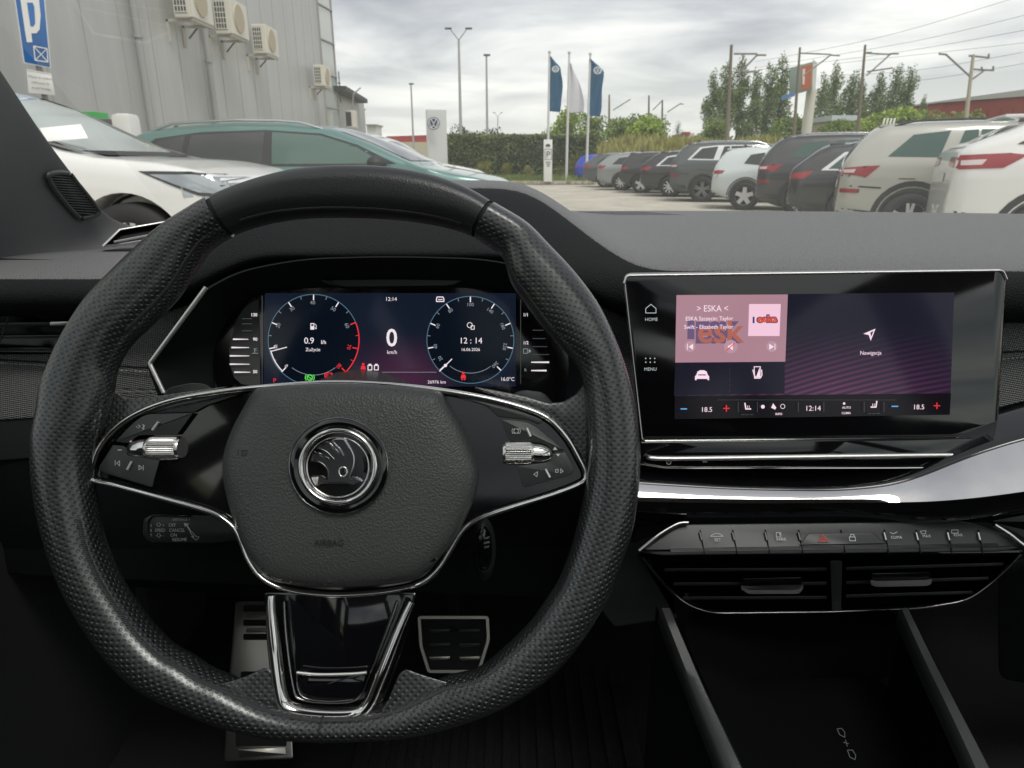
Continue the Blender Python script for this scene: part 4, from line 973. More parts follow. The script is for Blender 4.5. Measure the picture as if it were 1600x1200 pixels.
# paddles behind
for q in ([(252, 622, 4), (262, 606, 8), (300, 598, 14), (322, 600, 8), (350, 622, 4), (330, 660, 4), (260, 660, 4)], [(795, 640, 4), (802, 614, 8), (818, 609, 10), (850, 613, 10), (872, 640, 8), (860, 670, 4), (800, 670, 4)]):
    plate('shift_paddle', fillet(q, 4), WH, SATIN, wheel, -.040, .006, 3)
g = Ink(WH, -.0395); g.text('+', 834, 630, 6); g.build('paddle_sign', PRINT, wheel)

# satin upper blocks and buttons
def wplate(name, q, mat, off, bev=1.6, thick=.008, r=6, par=None): return plate(name, fillet(q, r), WH, mat, par or wheel, off, thick, bev)
wplate('spoke_cover', [(206, 652, 8), (262, 630, 20), (330, 618, 20), (392, 611, 3), (352, 624, 10), (322, 634, 6), (304, 644, 2), (222, 646, 12)], SATIN, -.0085)
wplate('spoke_cover', [(676, 610, 3), (740, 622, 20), (806, 638, 20), (850, 656, 12), (842, 664, 12), (826, 656, 8), (778, 651, 2), (760, 634, 10)], SATIN, -.0085)
b1 = wplate('button_pad', [(180, 690, 3), (205, 663, 12), (226, 647, 14), (302, 645, 2), (277, 679, 2), (215, 680, 10), (203, 693, 6)], SATIN, -.0070)
b2 = wplate('button_pad', [(154, 731, 4), (176, 695, 2), (196, 697, 4), (198, 712, 6), (250, 718, 2), (242, 745, 4), (238, 762, 4), (160, 738, 4)], SATIN, -.0070)
b3 = wplate('button_pad', [(782, 655, 2), (828, 659, 20), (858, 684, 14), (882, 704, 2), (864, 706, 4), (852, 692, 12), (796, 688, 2)], SATIN, -.0070)
b4 = wplate('button_pad', [(864, 709, 2), (884, 707, 2), (898, 732, 5), (893, 742, 6), (818, 762, 4), (808, 728, 2), (858, 722, 8)], SATIN, -.0070)
g = Ink(WH, -.0062)
g.arc(221, 668, 4, 30, 150, .8, 10); g.line([(216, 664), (219, 666), (216, 669)], .8); g.line([(223, 663), (226, 665), (222, 669), (225, 671)], .8); g.line([(213, 666), (214, 668)], .8)
g.text('+', 195.5, 689.5, 6, bold=.03); g.rect(184, 702.4, 190.5, 703.8)
g.line([(180, 719), (180, 727)], .8); g.line([(187, 720), (187, 728), (182.5, 723.5)], .8, True); g.line([(217, 727), (217, 734), (222, 731)], .8, True); g.line([(224, 727), (223.5, 735)], .8)
g.arc(806.5, 673.5, 6.5, 50, 130, .8, 8); g.arc(806.5, 673.5, 6.5, 230, 310, .8, 8); g.arc(806.5, 673.5, 3.6, -180, 180, .8, 14); g.line([(803, 670), (810, 670), (810, 677), (803, 677)], .7, True)
g.poly([(864, 703), (867, 698), (871, 703)]); g.poly([(868.5, 709), (875, 709), (872, 713.5)])
g.line([(840, 737), (834, 741), (839, 745)], .8, True); g.line([(876, 732.5), (880, 736), (876, 739.5)], .8, True); g.line([(868, 734), (872, 733), (872, 738), (868, 738)], .8, True)
g.build('button_symbols', PRINT, wheel)
for a, b in (((248, 659), (238, 672)), ((206, 721), (199, 734)), ((823, 669), (829, 682)), ((852, 733), (859, 746))):
    sweep('chrome_bar', [WH.px(*a, -.0062), WH.px(*b, -.0062)], .0010, .0008, SILVER, wheel, nrm=WH.n, seg=8)
# knurled rollers
def roller(xa, xb, y, tip, sgn):
    a, b = WH.px(xa, y, -.010), WH.px(xb, y - .5, -.010); ax = (b - a).normalized()
    bm = bmesh.new(); N = 72; r = .0073
    vs = []
    M = 40
    for i in range(M + 1):
        f = i / M; rr = r * (1 - .12 * (2 * f - 1) ** 6)
        c = a.lerp(b, f)
        for k in range(N):
            t = 2 * math.pi * k / N; kn = (.00016 if (k % 2) else -.00016) + (.00012 if (i % 2) else -.00012)
            vs.append(bm.verts.new(c + (WH.u * math.cos(t) + WH.n * math.sin(t)) * (rr + (kn if .08 < f < .92 else 0))))
    for i in range(M):
        for k in range(N): bm.faces.new((vs[i * N + k], vs[i * N + (k + 1) % N], vs[(i + 1) * N + (k + 1) % N], vs[(i + 1) * N + k]))
    bm.faces.new(vs[:N]); bm.faces.new(vs[-N:])
    o = bm_obj('scroll_roller', bm, pmat('roller_metal', (.80, .77, .74), .22, metal=1), wheel, smooth=False)
    # smooth chrome nose
    c0 = a if sgn < 0 else b; t0 = WH.px(tip, y + 2, -.010)
    rows = []
    for f in (0, .25, .5, .75, .92, 1.0):
        c = c0.lerp(t0, f); rr = .0066 * math.sqrt(max(1 - (f * .96) ** 2.6, 0))
        rows.append([c + (WH.u * math.cos(2 * math.pi * k / 20) * rr + WH.n * math.sin(2 * math.pi * k / 20) * rr * .9) for k in range(20)])
    loops('roller_nose', rows, CHROME, wheel, True, True, 60)
roller(231, 284, 700, 198, -1); roller(786, 834, 708, 865, 1)
# airbag pad
pad_px = [(396, 610), (410, 604), (460, 600), (525, 598), (600, 600), (664, 606), (690, 612), (700, 628), (724, 668), (744, 720), (748, 748), (740, 782), (722, 822), (700, 858), (668, 892), (630, 910), (525, 918), (430, 910), (398, 886), (376, 850), (360, 800), (348, 745), (350, 708), (362, 672), (382, 634)]
pp = resample(cat_rom(pad_px, 8), 160)
pad = dome('airbag_cover', pp, WH, GRAIN, wheel, [(1.0, -.020), (1.0, -.010), (.99, -.004), (.965, .000), (.93, .0022), (.86, .0040), (.75, .0054), (.6, .0064), (.45, .0070), (.3, .0074), (.15, .0076)], (545, 742), 60)
low = [(398, 886), (430, 906), (525, 914), (630, 906), (668, 888), (690, 868), (650, 882), (525, 888), (440, 882)]
plate('lower_cover_lip', fillet(low, 14), WH, SATIN, wheel, .0005, .012, 4)
g = Ink(WH, .0079); 
EM = pmat('debossed', (.012, .012, .012), .6)
wd = Ink(WH, .0074); wd.text('AIRBAG', 519, 845, 9.5, sp=1.0, bold=.012); wd.build('airbag_lettering', EM, wheel)
wd = Ink(WH, .0050); wd.line([(372, 702), (372, 712)], 1.3); wd.line([(377, 704), (386, 704)], 1.2); wd.line([(379, 704), (378, 711), (383, 712), (386, 707)], 1.2); wd.build('horn_symbol', EM, wheel)
wd = Ink(WH, .0050); wd.line([(679, 711), (690, 712)], 1.2); wd.line([(690, 706), (690, 716)], 1.3); wd.line([(680, 709), (682, 705), (687, 705)], 1.1); wd.build('horn_symbol', EM, wheel)
# badge
def circ(cx, cy, rx, ry=None, n=72, rot=0): 
    ry = ry or rx; return [(cx + rx * math.cos(2 * math.pi * k / n + rot), cy + ry * math.sin(2 * math.pi * k / n + rot)) for k in range(n)]
BX, BY = 529, 728
dome('badge_ring', circ(BX, BY, 78, 76), WH, PIANO, wheel, [(1.0, .004), (1.0, .0092), (.975, .0105), (.9, .0118), (.82, .0112), (.78, .0098), (.74, .0086), (.5, .0086), (.2, .0086)], (BX, BY), 40)
sweep('badge_outer_line', [WH.px(p[0], p[1], .0098) for p in circ(BX, BY, 77, 75)], .0005, .0007, DCHROME, wheel, True, nrm=WH.n, seg=8)
sweep('badge_chrome_ring', [WH.px(p[0], p[1], .0105) for p in circ(BX, BY + 1, 58, 56.5)], .0019, .0030, CHROME, wheel, True, nrm=WH.n, seg=14)
sweep('badge_inner_line', [WH.px(p[0], p[1], .0080) for p in circ(BX - 1, BY + 2, 48.5, 47)], .0007, .0009, CHROME, wheel, True, nrm=WH.n, seg=8)
e = lambda x, y: (430 + x / 6.667, 640 + y / 6.667)
sil_ = [e(*p) for p in [(375, 535), (395, 480), (410, 440), (560, 500), (440, 400), (500, 360), (540, 338), (655, 440), (590, 325), (640, 308), (715, 308), (760, 340), (790, 410), (815, 480), (820, 560), (800, 640), (778, 700), (800, 690), (850, 705), (910, 748), (850, 762), (805, 785), (760, 765), (500, 765), (460, 785), (420, 785), (375, 705), (440, 690), (480, 695), (530, 720), (550, 700), (545, 640), (510, 580), (450, 545)]]
emb = plate('emblem', sil_, WH, pmat('smoked_metal', (.13, .135, .14), .2, metal=1), wheel, .0092, .003, 0)
for q in ([(375, 535), (450, 545), (510, 585), (545, 640), (550, 700), (530, 720), (480, 695), (440, 690), (378, 705), (420, 785), (460, 785), (500, 768), (760, 766)], [(410, 440), (480, 470), (560, 515)], [(440, 400), (530, 440), (610, 520)], [(440, 400), (500, 360), (545, 338), (600, 390), (660, 450)], [(590, 325), (640, 380), (680, 420), (715, 480)], [(600, 322), (640, 308), (715, 308), (755, 350), (790, 410)], [(790, 410), (820, 480), (822, 560), (800, 640), (775, 700), (775, 722), (805, 722)], [(800, 698), (850, 708), (910, 748)], [(375, 535), (390, 480), (410, 445)]):
    sweep('emblem_edge', [WH.px(*e(*p), .0094) for p in cat_rom([e_ for e_ in q], 3, False)],   .00065, .0009, CHROME, wheel, nrm=WH.n, seg=6)
for q in ([(415, 440), (470, 452), (560, 518), (480, 490)], [(545, 338), (580, 350), (660, 455), (600, 410)], [(710, 310), (745, 330), (792, 405), (770, 410)], [(800, 698), (850, 705), (905, 748), (850, 730)], [(380, 706), (450, 700), (440, 780), (410, 770)]):
    plate('emblem_highlight', [e(*p) for p in q], WH, SILVER, wheel, .0098, .001, .3)
sweep('emblem_eye', [WH.px(p[0], p[1], .0094) for p in circ(*e(708, 648), 6.2, 7.5, 28)], .0006, .0008, CHROME, wheel, True, nrm=WH.n, seg=8)
dome('emblem_eye_centre', circ(*e(708, 648), 5.6, 7, 24), WH, PIANO, wheel, [(1, .0093), (.8, .0095)])
# lower spoke: chrome U and gloss insert
u_out = [(416, 926, 2), (420, 960, 20), (432, 1080, 20), (444, 1110, 18), (480, 1124, 18), (570, 1124, 20), (588, 1108, 16), (604, 1070, 20), (652, 940, 4), (650, 926, 2)]
ub = fillet([(412, 925), (422, 1040, 20), (434, 1100, 20), (462, 1126, 14), (530, 1130, 20), (576, 1124, 16), (600, 1098, 16), (636, 1000, 20), (652, 925)], 6)
plate('lower_spoke', ub, WH, PIANO, wheel, -.006, .02, 5)
uc = [(424, 930), (424, 962), (430, 1020), (438, 1080), (448, 1103), (474, 1113), (520, 1117), (560, 1114), (578, 1098), (596, 1056), (622, 990), (644, 940)]
sweep('chrome_surround', [WH.px(p[0], p[1], .000) for p in cat_rom(uc, 8, False)], .0040, .0048, CHROME, wheel, nrm=WH.n, seg=14, taper=lambda t: .55 + .45 * min(1, 6 * t, 6 * (1 - t)))
uc2 = [(444, 940), (448, 1000), (458, 1070), (470, 1092), (520, 1098), (558, 1092), (576, 1060), (600, 1000), (622, 940)]
sweep('inner_edge', [WH.px(p[0], p[1], -.0045) for p in cat_rom(uc2, 8, False)], .0009, .0012, DCHROME, wheel, nrm=WH.n, seg=8)
plate('spoke_insert', fillet([(464, 1050, 3), (500, 1053, 20), (548, 1053, 20), (574, 1051, 3), (562, 1088, 10), (548, 1096, 8), (486, 1094, 8), (468, 1080, 8)], 4), WH, PIANO, wheel, -.003, .004, 1.5)
sweep('insert_edge', [WH.px(p[0], p[1], -.0022) for p in cat_rom([(464, 1051), (500, 1054), (548, 1053), (573, 1051)], 4, False)], .0010, .0010, SILVER, wheel, nrm=WH.n, seg=8)
sweep('insert_edge', [WH.px(p[0], p[1], -.0026) for p in cat_rom([(464, 1051), (466, 1078), (480, 1092), (520, 1096), (552, 1093)], 4, False)], .0005, .0006, DCHROME, wheel, nrm=WH.n, seg=8)
# hub column behind, joining the wheel to the shroud
bm = bmesh.new(); cyl_bm(bm, WH.px(545, 750, -.02), WH.px(555, 745, -.11), .060, .055, 32)
bm_obj('hub', bm, BLACK, wheel, smooth=True, angle=40)

# ================================================================== outside: ground
GRD = pmat('concrete_paving', (.43, .40, .33), .9, var=(.9, .22), bump=('noise', 25, .3, .01))
def ground():
    m = GRD; nt = m.node_tree
    bm = bmesh.new()
    for x0, x1, y0, y1 in ((-1500, 1500, -1500, 2500),):
        vs = [bm.verts.new(c) for c in ((x0, y0, -.064), (x1, y0, -.064), (x1, y1, -.064), (x0, y1, -.064))]; bm.faces.new(vs)
    tag(bm_obj('ground', bm, pmat('far_field', (.16, .17, .08), .95, var=(.02, .3))), kind='structure')
    bm = bmesh.new(); vs = [bm.verts.new(c) for c in ((-9, -30, -.06), (24, -30, -.06), (24, 44, -.06), (1, 44, -.06), (-9, 46, -.06))]; bm.faces.new(vs)
    tag(bm_obj('car_park', bm, GRD), kind='structure')
ground()
def hill(name, pts, y, depth, mat, base=-2, seed=0):
    """long low hill: ridge heights along x"""
    rows = []
    for k, f in enumerate((0, .35, .7, 1, .8)):
        rows.append([V(x, y + depth * (k / 4), base + (z - base) * f + (noise.noise(V(x * .02, k, seed)) * z * .12 if 0 < k < 4 else 0)) for x, z in pts])
    o = grid_obj(name, rows, mat, None, 2, 0); return tag(o, kind='structure')
HILLM = pmat('far_woodland', (.055, .085, .045), .95, var=(.05, .4))
hill('hills', [(-420, 6), (-300, 16), (-230, 27), (-185, 31), (-150, 29), (-110, 31), (-70, 27), (-30, 19), (20, 15), (90, 12), (200, 12), (400, 12), (700, 10)], 700, 220, HILLM)
GRASSY = pmat('dry_grass_bank', (.30, .29, .09), .95, var=(.35, .35), bump=('noise', 12, .8, .1))
hill('embankment', [(4, .2), (7, 1.9), (12, 2.6), (22, 2.3), (40, 2.3), (70, 2.7), (110, 2.7)], 52, 16, GRASSY, -.2, 4)
hill('verge', [(-9, .35), (-4, .4), (0, .4), (4, .5), (8, .5), (14, .4), (30, .4)], 44, 6, pmat('verge_soil', (.12, .14, .05), .95, var=(1, .3)), -.1, 2)

def leaf_mat(name, c, var=.5, tr=.25):
    m = bpy.data.materials.new(name); m.use_nodes = True; nt = m.node_tree; b = nt.nodes['Principled BSDF']
    b.inputs['Roughness'].default_value = .7; b.inputs['Specular IOR Level'].default_value = .25
    tc = NN(nt, 'ShaderNodeTexCoord'); nz = NN(nt, 'ShaderNodeTexNoise', i_Scale=1.1, i_Detail=3.0); LK(nt, tc, 'Object', nz, 'Vector')
    mr = NN(nt, 'ShaderNodeMapRange', i_1=.3, i_2=.7, i_3=1 - var, i_4=1 + var); LK(nt, nz, 0, mr, 0)
    vv = NN(nt, 'ShaderNodeVectorMath', operation='SCALE'); vv.inputs[0].default_value = c; LK(nt, mr, 0, vv, 'Scale'); LK(nt, vv, 0, b, 'Base Color')
    t = NN(nt, 'ShaderNodeBsdfTranslucent'); LK(nt, vv, 0, t, 0)
    mx = NN(nt, 'ShaderNodeMixShader', i_0=tr); LK(nt, b, 0, mx, 1); LK(nt, t, 0, mx, 2); LK(nt, mx, 0, nt.nodes['Material Output'], 0)
    return m
LF_POP = leaf_mat('poplar_leaves', (.19, .25, .11)); LF_BR = leaf_mat('bright_leaves', (.30, .40, .08)); LF_MID = leaf_mat('mid_leaves', (.20, .27, .08)); LF_HEDGE = leaf_mat('hedge_leaves', (.155, .19, .075)); LF_YEL = leaf_mat('yellow_shrub', (.26, .25, .05)); LF_DRY = leaf_mat('dry_grass', (.36, .34, .12))
LF_DARK = leaf_mat('dark_leaves', (.05, .075, .035))
BARK = pmat('bark', (.14, .12, .09), .9)
def leafcloud(blobs, n, size, r_, flat=False):
    """blobs: (centre, radii). faces scattered through each blob's outer half"""
    vs, fs = [], []
    wt = [b[1][0] * b[1][1] * b[1][2] for b in blobs]; tot = sum(wt)
    for (c, rad), w in zip(blobs, wt):
        for _ in range(max(6, int(n * w / tot))):
            while True:
                d = V(r_.uniform(-1, 1), r_.uniform(-1, 1), r_.uniform(-1, 1))
                if .25 < d.length < 1: break
            d = d * (1 + .16 * noise.noise(d * 3 + Vector(c)))
            p = Vector(c) + V(d.x * rad[0], d.y * rad[1], d.z * rad[2])
            s = size * r_.uniform(.5, 1.3); a = V(r_.gauss(0, 1), r_.gauss(0, 1), r_.gauss(0, 1)).normalized(); b = a.cross(V(r_.gauss(0, 1), r_.gauss(0, 1), r_.gauss(0, 1))).normalized()
            k = len(vs); vs += [p - a * s, p + b * s * .55, p + a * s, p - b * s * .55]; fs.append((k, k + 1, k + 2, k + 3))
    return vs, fs
def tree(label, x, y, z0, h, w, kind='poplar', mat=None, group=None, n=2600, seed=0, name=None, cat='tree'):
    r_ = random.Random(seed); nm = name or {'poplar': 'poplar_tree', 'round': 'leafy_tree', 'bush': 'bush'}[kind]
    t = thing(nm, label, cat, (x, y, z0), 0, group)
    bm = bmesh.new(); blobs = []
    if kind == 'poplar':
        cyl_bm(bm, (x, y, z0 - .3), (x, y, z0 + h * .9), .028 * h * .6, .02, 7)
        for k in range(26):
            f = .10 + .88 * k / 25; prof = math.sin(min(f * 1.6 + .15, 1) * math.pi / 2) * (1 - max(f - .5, 0) ** 2 * 2.6) * r_.uniform(.8, 1.15)
            a = r_.uniform(0, 6.28); rr = w * .5 * prof * r_.uniform(.25, .6)
            c = V(x + math.cos(a) * rr, y + math.sin(a) * rr, z0 + h * f)
            q = max(w * .30 * prof, .25); blobs.append((c, (q, q, h * .055 + q * .6)))
            cyl_bm(bm, (x, y, z0 + h * f * .86), c, .05, .02, 4)
    else:
        th = h * (.22 if kind == 'round' else .08)
        cyl_bm(bm, (x, y, z0 - .3), (x, y, z0 + th + h * .25), .03 * h, .015 * h, 7)
        for k in range(17 if kind == 'round' else 11):
            a = r_.uniform(0, 6.28); f = r_.uniform(0, 1); rr = w * .5 * (r_.uniform(.1, .72)) * (1 - .35 * f)
            c = V(x + math.cos(a) * rr, y + math.sin(a) * rr * .8, z0 + th + (h - th) * (.18 + .66 * f))
            q = w * r_.uniform(.13, .24); blobs.append((c, (q, q, q * .8)))
            cyl_bm(bm, (x, y, z0 + th), c, .012 * h, .006 * h, 4)
    bm_obj('trunk', bm, BARK, t, smooth=True)
    vs, fs = leafcloud(blobs, n, (.0125 * h if kind == 'poplar' else .030 * w) , r_)
    mesh_obj('crown', vs, fs, mat, t, False)
    return t
def GX(px, y, z=1.08):   # world x of photo column px for a thing y metres ahead at height z
    d = y * math.cos(TH) - (z - 1.08) * math.sin(TH); return (px - 800) / F * d
def GZ(py, y):           # height seen at photo row py, y metres ahead
    return 1.08 + y * math.tan(math.atan((600 - py) / F) - TH)
# poplars beyond the railway
pops = [(1112, 115, 14), (1128, 100, 15), (1152, 92, 16), (1176, 112, 13), (1196, 104, 15), (1214, 90, 17), (1280, 118, 15), (1298, 104, 16), (1326, 114, 15), (1340, 126, 13), (1364, 118, 14), (1388, 106, 17), (1412, 108, 15), (1436, 154, 10)]
plab = ['first tall poplar at the left end of the row, beside the first wooden mast', 'second poplar in the row, left of the first wooden mast', 'tall poplar just right of the first wooden mast', 'shorter poplar between the first mast and the billboard', 'poplar a little left of the billboard with a rounded top', 'tallest poplar standing directly left of the billboard', 'poplar right behind the billboard post on its right side', 'pointed poplar right of the billboard', 'poplar halfway between the billboard and the third wooden mast', 'low poplar close left of the third wooden mast', 'slim poplar just right of the third wooden mast', 'tallest poplar right of the third wooden mast', 'pointed poplar second from the right end of the row', 'small lone poplar ending the row on the right']
for i, (px, py, wpx) in enumerate(pops):
    y = 96 + (i % 3) * 5; z0 = 1.2; h = GZ(py - 2, y) - z0
    tree(plab[i], GX(px, y, 6), y, z0, h, wpx * 2.3 / F * y, 'poplar', LF_POP, 'poplars beyond the railway', 5200, 30 + i)
bsh = [(884, 168, 50, 60, LF_BR, 'bright green bushy tree behind the blue and white flags'), (930, 178, 46, 62, LF_MID, 'green bushy tree just right of the right blue flag'), (975, 182, 55, 66, LF_MID, 'low wide green tree on the bank between the flags and the thin mast'), (1012, 180, 60, 64, LF_BR, 'bright green round tree left of the small dark conifer'), (1120, 188, 46, 74, LF_MID, 'green bush at the foot of the first poplars'), (1232, 180, 56, 76, LF_MID, 'dense green bush at the foot of the first wooden masts'), (1308, 190, 60, 70, LF_MID, 'broad green bush below the billboard post, left of the low white building'), (1400, 168, 60, 78, LF_BR, 'bright green bush behind the striped barrier sign'), (1362, 176, 50, 74, LF_BR, 'bright green bush right of the third wooden mast'), (1440, 180, 60, 76, LF_MID, 'green bush just left of the red warehouse'), (1495, 172, 56, 72, LF_MID, 'dark green bush in front of the red warehouse wall')]
for i, (px, py, w, y, m, lb) in enumerate(bsh):
    z0 = GZ(236, y) - .8; tree(lb, GX(px, y, 3), y, z0, GZ(py, y) - z0, w * 1.5 / F * y, 'round', m, 'bushes along the railway bank', 3000, 80 + i)
tree('small dark conifer standing alone in the gap right of the green trees', GX(1058, 80, 3), 80, 1.6, GZ(190, 80) - 1.6, 1.7, 'poplar', LF_DARK, None, 1600, 99, 'conifer', 'conifer')
dks = [(720, 194, 'dark low tree rising over the hedge beside the tall twin lamp post'), (745, 203, 'dark low tree over the hedge between the two tall lamp posts'), (772, 200, 'dark low tree over the hedge right of the single lamp post'), (800, 206, 'dark low tree over the hedge, right of the small twin lamp')]
for i, (px, py, lb) in enumerate(dks):
    tree(lb, GX(px, 70, 3), 70, 0, GZ(py, 70), 4.2, 'round', LF_DARK, 'trees behind the hedge', 1500, 120 + i)
# hedge: clipped box of small leaves
def hedge():
    t = thing('hedge', 'long clipped dark green hedge between the white sign pillar and the flagpoles', 'hedge', (GX(810, 40), 40.5, 0))
    x0, x1 = GX(697, 40), GX(932, 40); zt = GZ(212, 40)
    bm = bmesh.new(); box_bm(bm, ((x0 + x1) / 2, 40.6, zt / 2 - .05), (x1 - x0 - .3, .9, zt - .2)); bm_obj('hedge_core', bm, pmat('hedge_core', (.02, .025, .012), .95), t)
    r_ = random.Random(5); vs, fs = [], []
    for _ in range(14000):
        f = r_.random()
        if f < .75: p = V(r_.uniform(x0, x1), 40.0 + r_.uniform(-.12, .1), r_.uniform(0, zt))
        else: p = V(r_.uniform(x0, x1), r_.uniform(40, 41.2), zt + r_.uniform(-.12, .08))
        p.y += .12 * noise.noise(p * .9); s = r_.uniform(.04, .11)
        a = V(r_.gauss(0, 1), r_.gauss(0, 1), r_.gauss(0, 1)).normalized(); b = a.cross(V(r_.gauss(0, 1), r_.gauss(0, 1), r_.gauss(0, 1))).normalized()
        k = len(vs); vs += [p - a * s, p + b * s * .6, p + a * s, p - b * s * .6]; fs.append((k, k + 1, k + 2, k + 3))
    mesh_obj('hedge_leaves', vs, fs, LF_HEDGE, t, False)
hedge()
for i, (px, py, w, m, lb) in enumerate([(757, 250, 26, LF_YEL, 'small yellow green shrub at the foot of the hedge, farthest left'), (793, 250, 22, LF_YEL, 'round yellow shrub in front of the hedge left of the white parking sign'), (826, 257, 18, LF_DRY, 'small brownish shrub just left of the white parking sign'), (874, 258, 20, LF_YEL, 'small yellow shrub just right of the white parking sign'), (900, 236, 26, LF_YEL, 'yellow green shrub at the foot of the flagpoles')]):
    z0 = 0; tree(lb, GX(px, 38), 38, z0, GZ(py, 38), w * 1.4 / F * 38, 'bush', m, 'shrubs in front of the hedge', 900, 140 + i)
def tufts(name, x0, x1, y0, y1, zf, n, h, mat, seed, label=None):
    r_ = random.Random(seed); vs, fs = [], []
    for _ in range(n):
        x, y = r_.uniform(x0, x1), r_.uniform(y0, y1); z = zf(x, y); hh = h * r_.uniform(.4, 1.2); w = hh * .16; l = r_.uniform(-.4, .4) * hh; a = r_.uniform(0, 3.14)
        dx, dy = math.cos(a) * w, math.sin(a) * w; k = len(vs)
        vs += [V(x - dx, y - dy, z), V(x + dx, y + dy, z), V(x + l, y, z + hh)]; fs.append((k, k + 1, k + 2))
    o = mesh_obj(name, vs, fs, mat, None, False); return tag(o, kind='stuff')
tufts('ground_cover', GX(640, 38), GX(925, 38), 35.5, 39.8, lambda x, y: 0, 5200, .38, LF_MID, 3)
tufts('ground_cover', GX(640, 36), GX(925, 36), 35.0, 36.6, lambda x, y: 0, 2000, .22, LF_YEL, 8)
tufts('meadow_grass', 5.0, 62, 50.5, 62, lambda x, y: 0.1 + min((y - 50.5) * .26, 1.9) * min(max((x - 4) / 5, 0), 1) * (1 + .25 * noise.noise(V(x * .2, y * .2, 1))), 16000, 1.0, LF_DRY, 4)
tufts('meadow_grass', 4.5, 62, 44, 52, lambda x, y: .1 + (y - 44) * .04, 7000, .6, LF_MID, 9)

# ================================================================== building on the left
def WX(y): return -7.05 - .028 * (y - 19)   # wall plane
WALLM = pmat('grey_cladding', (.42, .42, .40), .45, metal=.15)
def streak(m, col):
    nt = m.node_tree; tc = NN(nt, 'ShaderNodeTexCoord'); mp = NN(nt, 'ShaderNodeMapping'); LK(nt, tc, 'Object', mp, 0); mp.inputs['Scale'].default_value = (1, 2.2, .16)
    nz = NN(nt, 'ShaderNodeTexNoise', i_Scale=1.6, i_Detail=7.0, i_Roughness=.65); LK(nt, mp, 0, nz, 'Vector'); mr = NN(nt, 'ShaderNodeMapRange', i_1=.32, i_2=.66, i_3=.91, i_4=1.04); LK(nt, nz, 0, mr, 0)
    vv = NN(nt, 'ShaderNodeVectorMath', operation='SCALE'); vv.inputs[0].default_value = col; LK(nt, mr, 0, vv, 'Scale'); LK(nt, vv, 0, nt.nodes['Principled BSDF'], 'Base Color')
streak(WALLM, (.455, .455, .445))
CREAM = pmat('aged_white_plastic', (.62, .60, .52), .5); DGREY = pmat('dark_grey_plastic', (.05, .05, .05), .6); SEAM = pmat('panel_seam', (.34, .34, .33), .7)
bld = thing('clad_building', 'grey metal-clad hall with drainpipes and a glazed strip at its far corner', 'building', (-12, 15, 0))
Yc = 28.6
def wallpt(y, z, o=0): return V(WX(y) + o, y, z)
bm = bmesh.new()
v = [bm.verts.new(c) for c in (wallpt(2, 0), wallpt(Yc, 0), wallpt(Yc, 9), wallpt(2, 9), V(-22, 2, 0), V(-22, Yc, 0), V(-22, Yc, 9), V(-22, 2, 9))]
for f in ((0, 1, 2, 3), (1, 5, 6, 2), (3, 2, 6, 7), (0, 3, 7, 4), (4, 7, 6, 5)): bm.faces.new([v[i] for i in f])
bm_obj('cladding_wall', bm, WALLM, bld)
bm = bmesh.new()
y = 5.0
while y < Yc:
    box_bm(bm, (WX(y) + .004, y, 4.5), (.010, .014, 9)); y += 1.18
bm_obj('panel_joints', bm, SEAM, bld)
PIPEM = pmat('pipe_grey', (.30, .30, .29), .4)
for px, nm in ((236, 0), (338, 0)):
    ratio = (px - 800) / F
    # where the column meets the wall
    y = 10.0
    for _ in range(30):
        y = WX(y) / (ratio * math.cos(TH)) * 1.0
    bm = bmesh.new(); cyl_bm(bm, (WX(y) + .12, y, 0), (WX(y) + .12, y, 9), .07, seg=12)
    for z in (1.5, 3.2, 4.9): cyl_bm(bm, (WX(y) + .12, y, z), (WX(y) + .12, y, z + .05), .09, seg=12)
    bm_obj('drainpipe', bm, PIPEM, bld, smooth=True, angle=40)
# glazed corner strip
GLZ = pmat('corner_glazing', (.42, .45, .43), .12, coat=.5)
x1 = WX(Yc); xg = GX(527, Yc + 1.2, 3)
mesh_obj('corner_glazing', [V(x1 + .02, Yc + .02, 0), V(xg, Yc + 1.4, 0), V(xg, Yc + 1.4, 9), V(x1 + .02, Yc + .02, 9)], [(0, 1, 2, 3)], GLZ, bld, False)
bm = bmesh.new()
for f in (0, 1):
    p = V(x1 + .02, Yc, 0).lerp(V(xg, Yc + 1.4, 0), f); box_bm(bm, (p.x, p.y, 4.5), (.07, .07, 9))
for z in (1.9, 3.1, 4.3, 5.5, 6.7): cyl_bm(bm, (x1 + .05, Yc, z), (xg + .03, Yc + 1.4, z), .035, seg=6)
cyl_bm(bm, (x1 - .22, Yc - .55, 0), (x1 - .22, Yc - .55, 9), .04, seg=6)
bm_obj('glazing_frame', bm, PIPEM, bld)
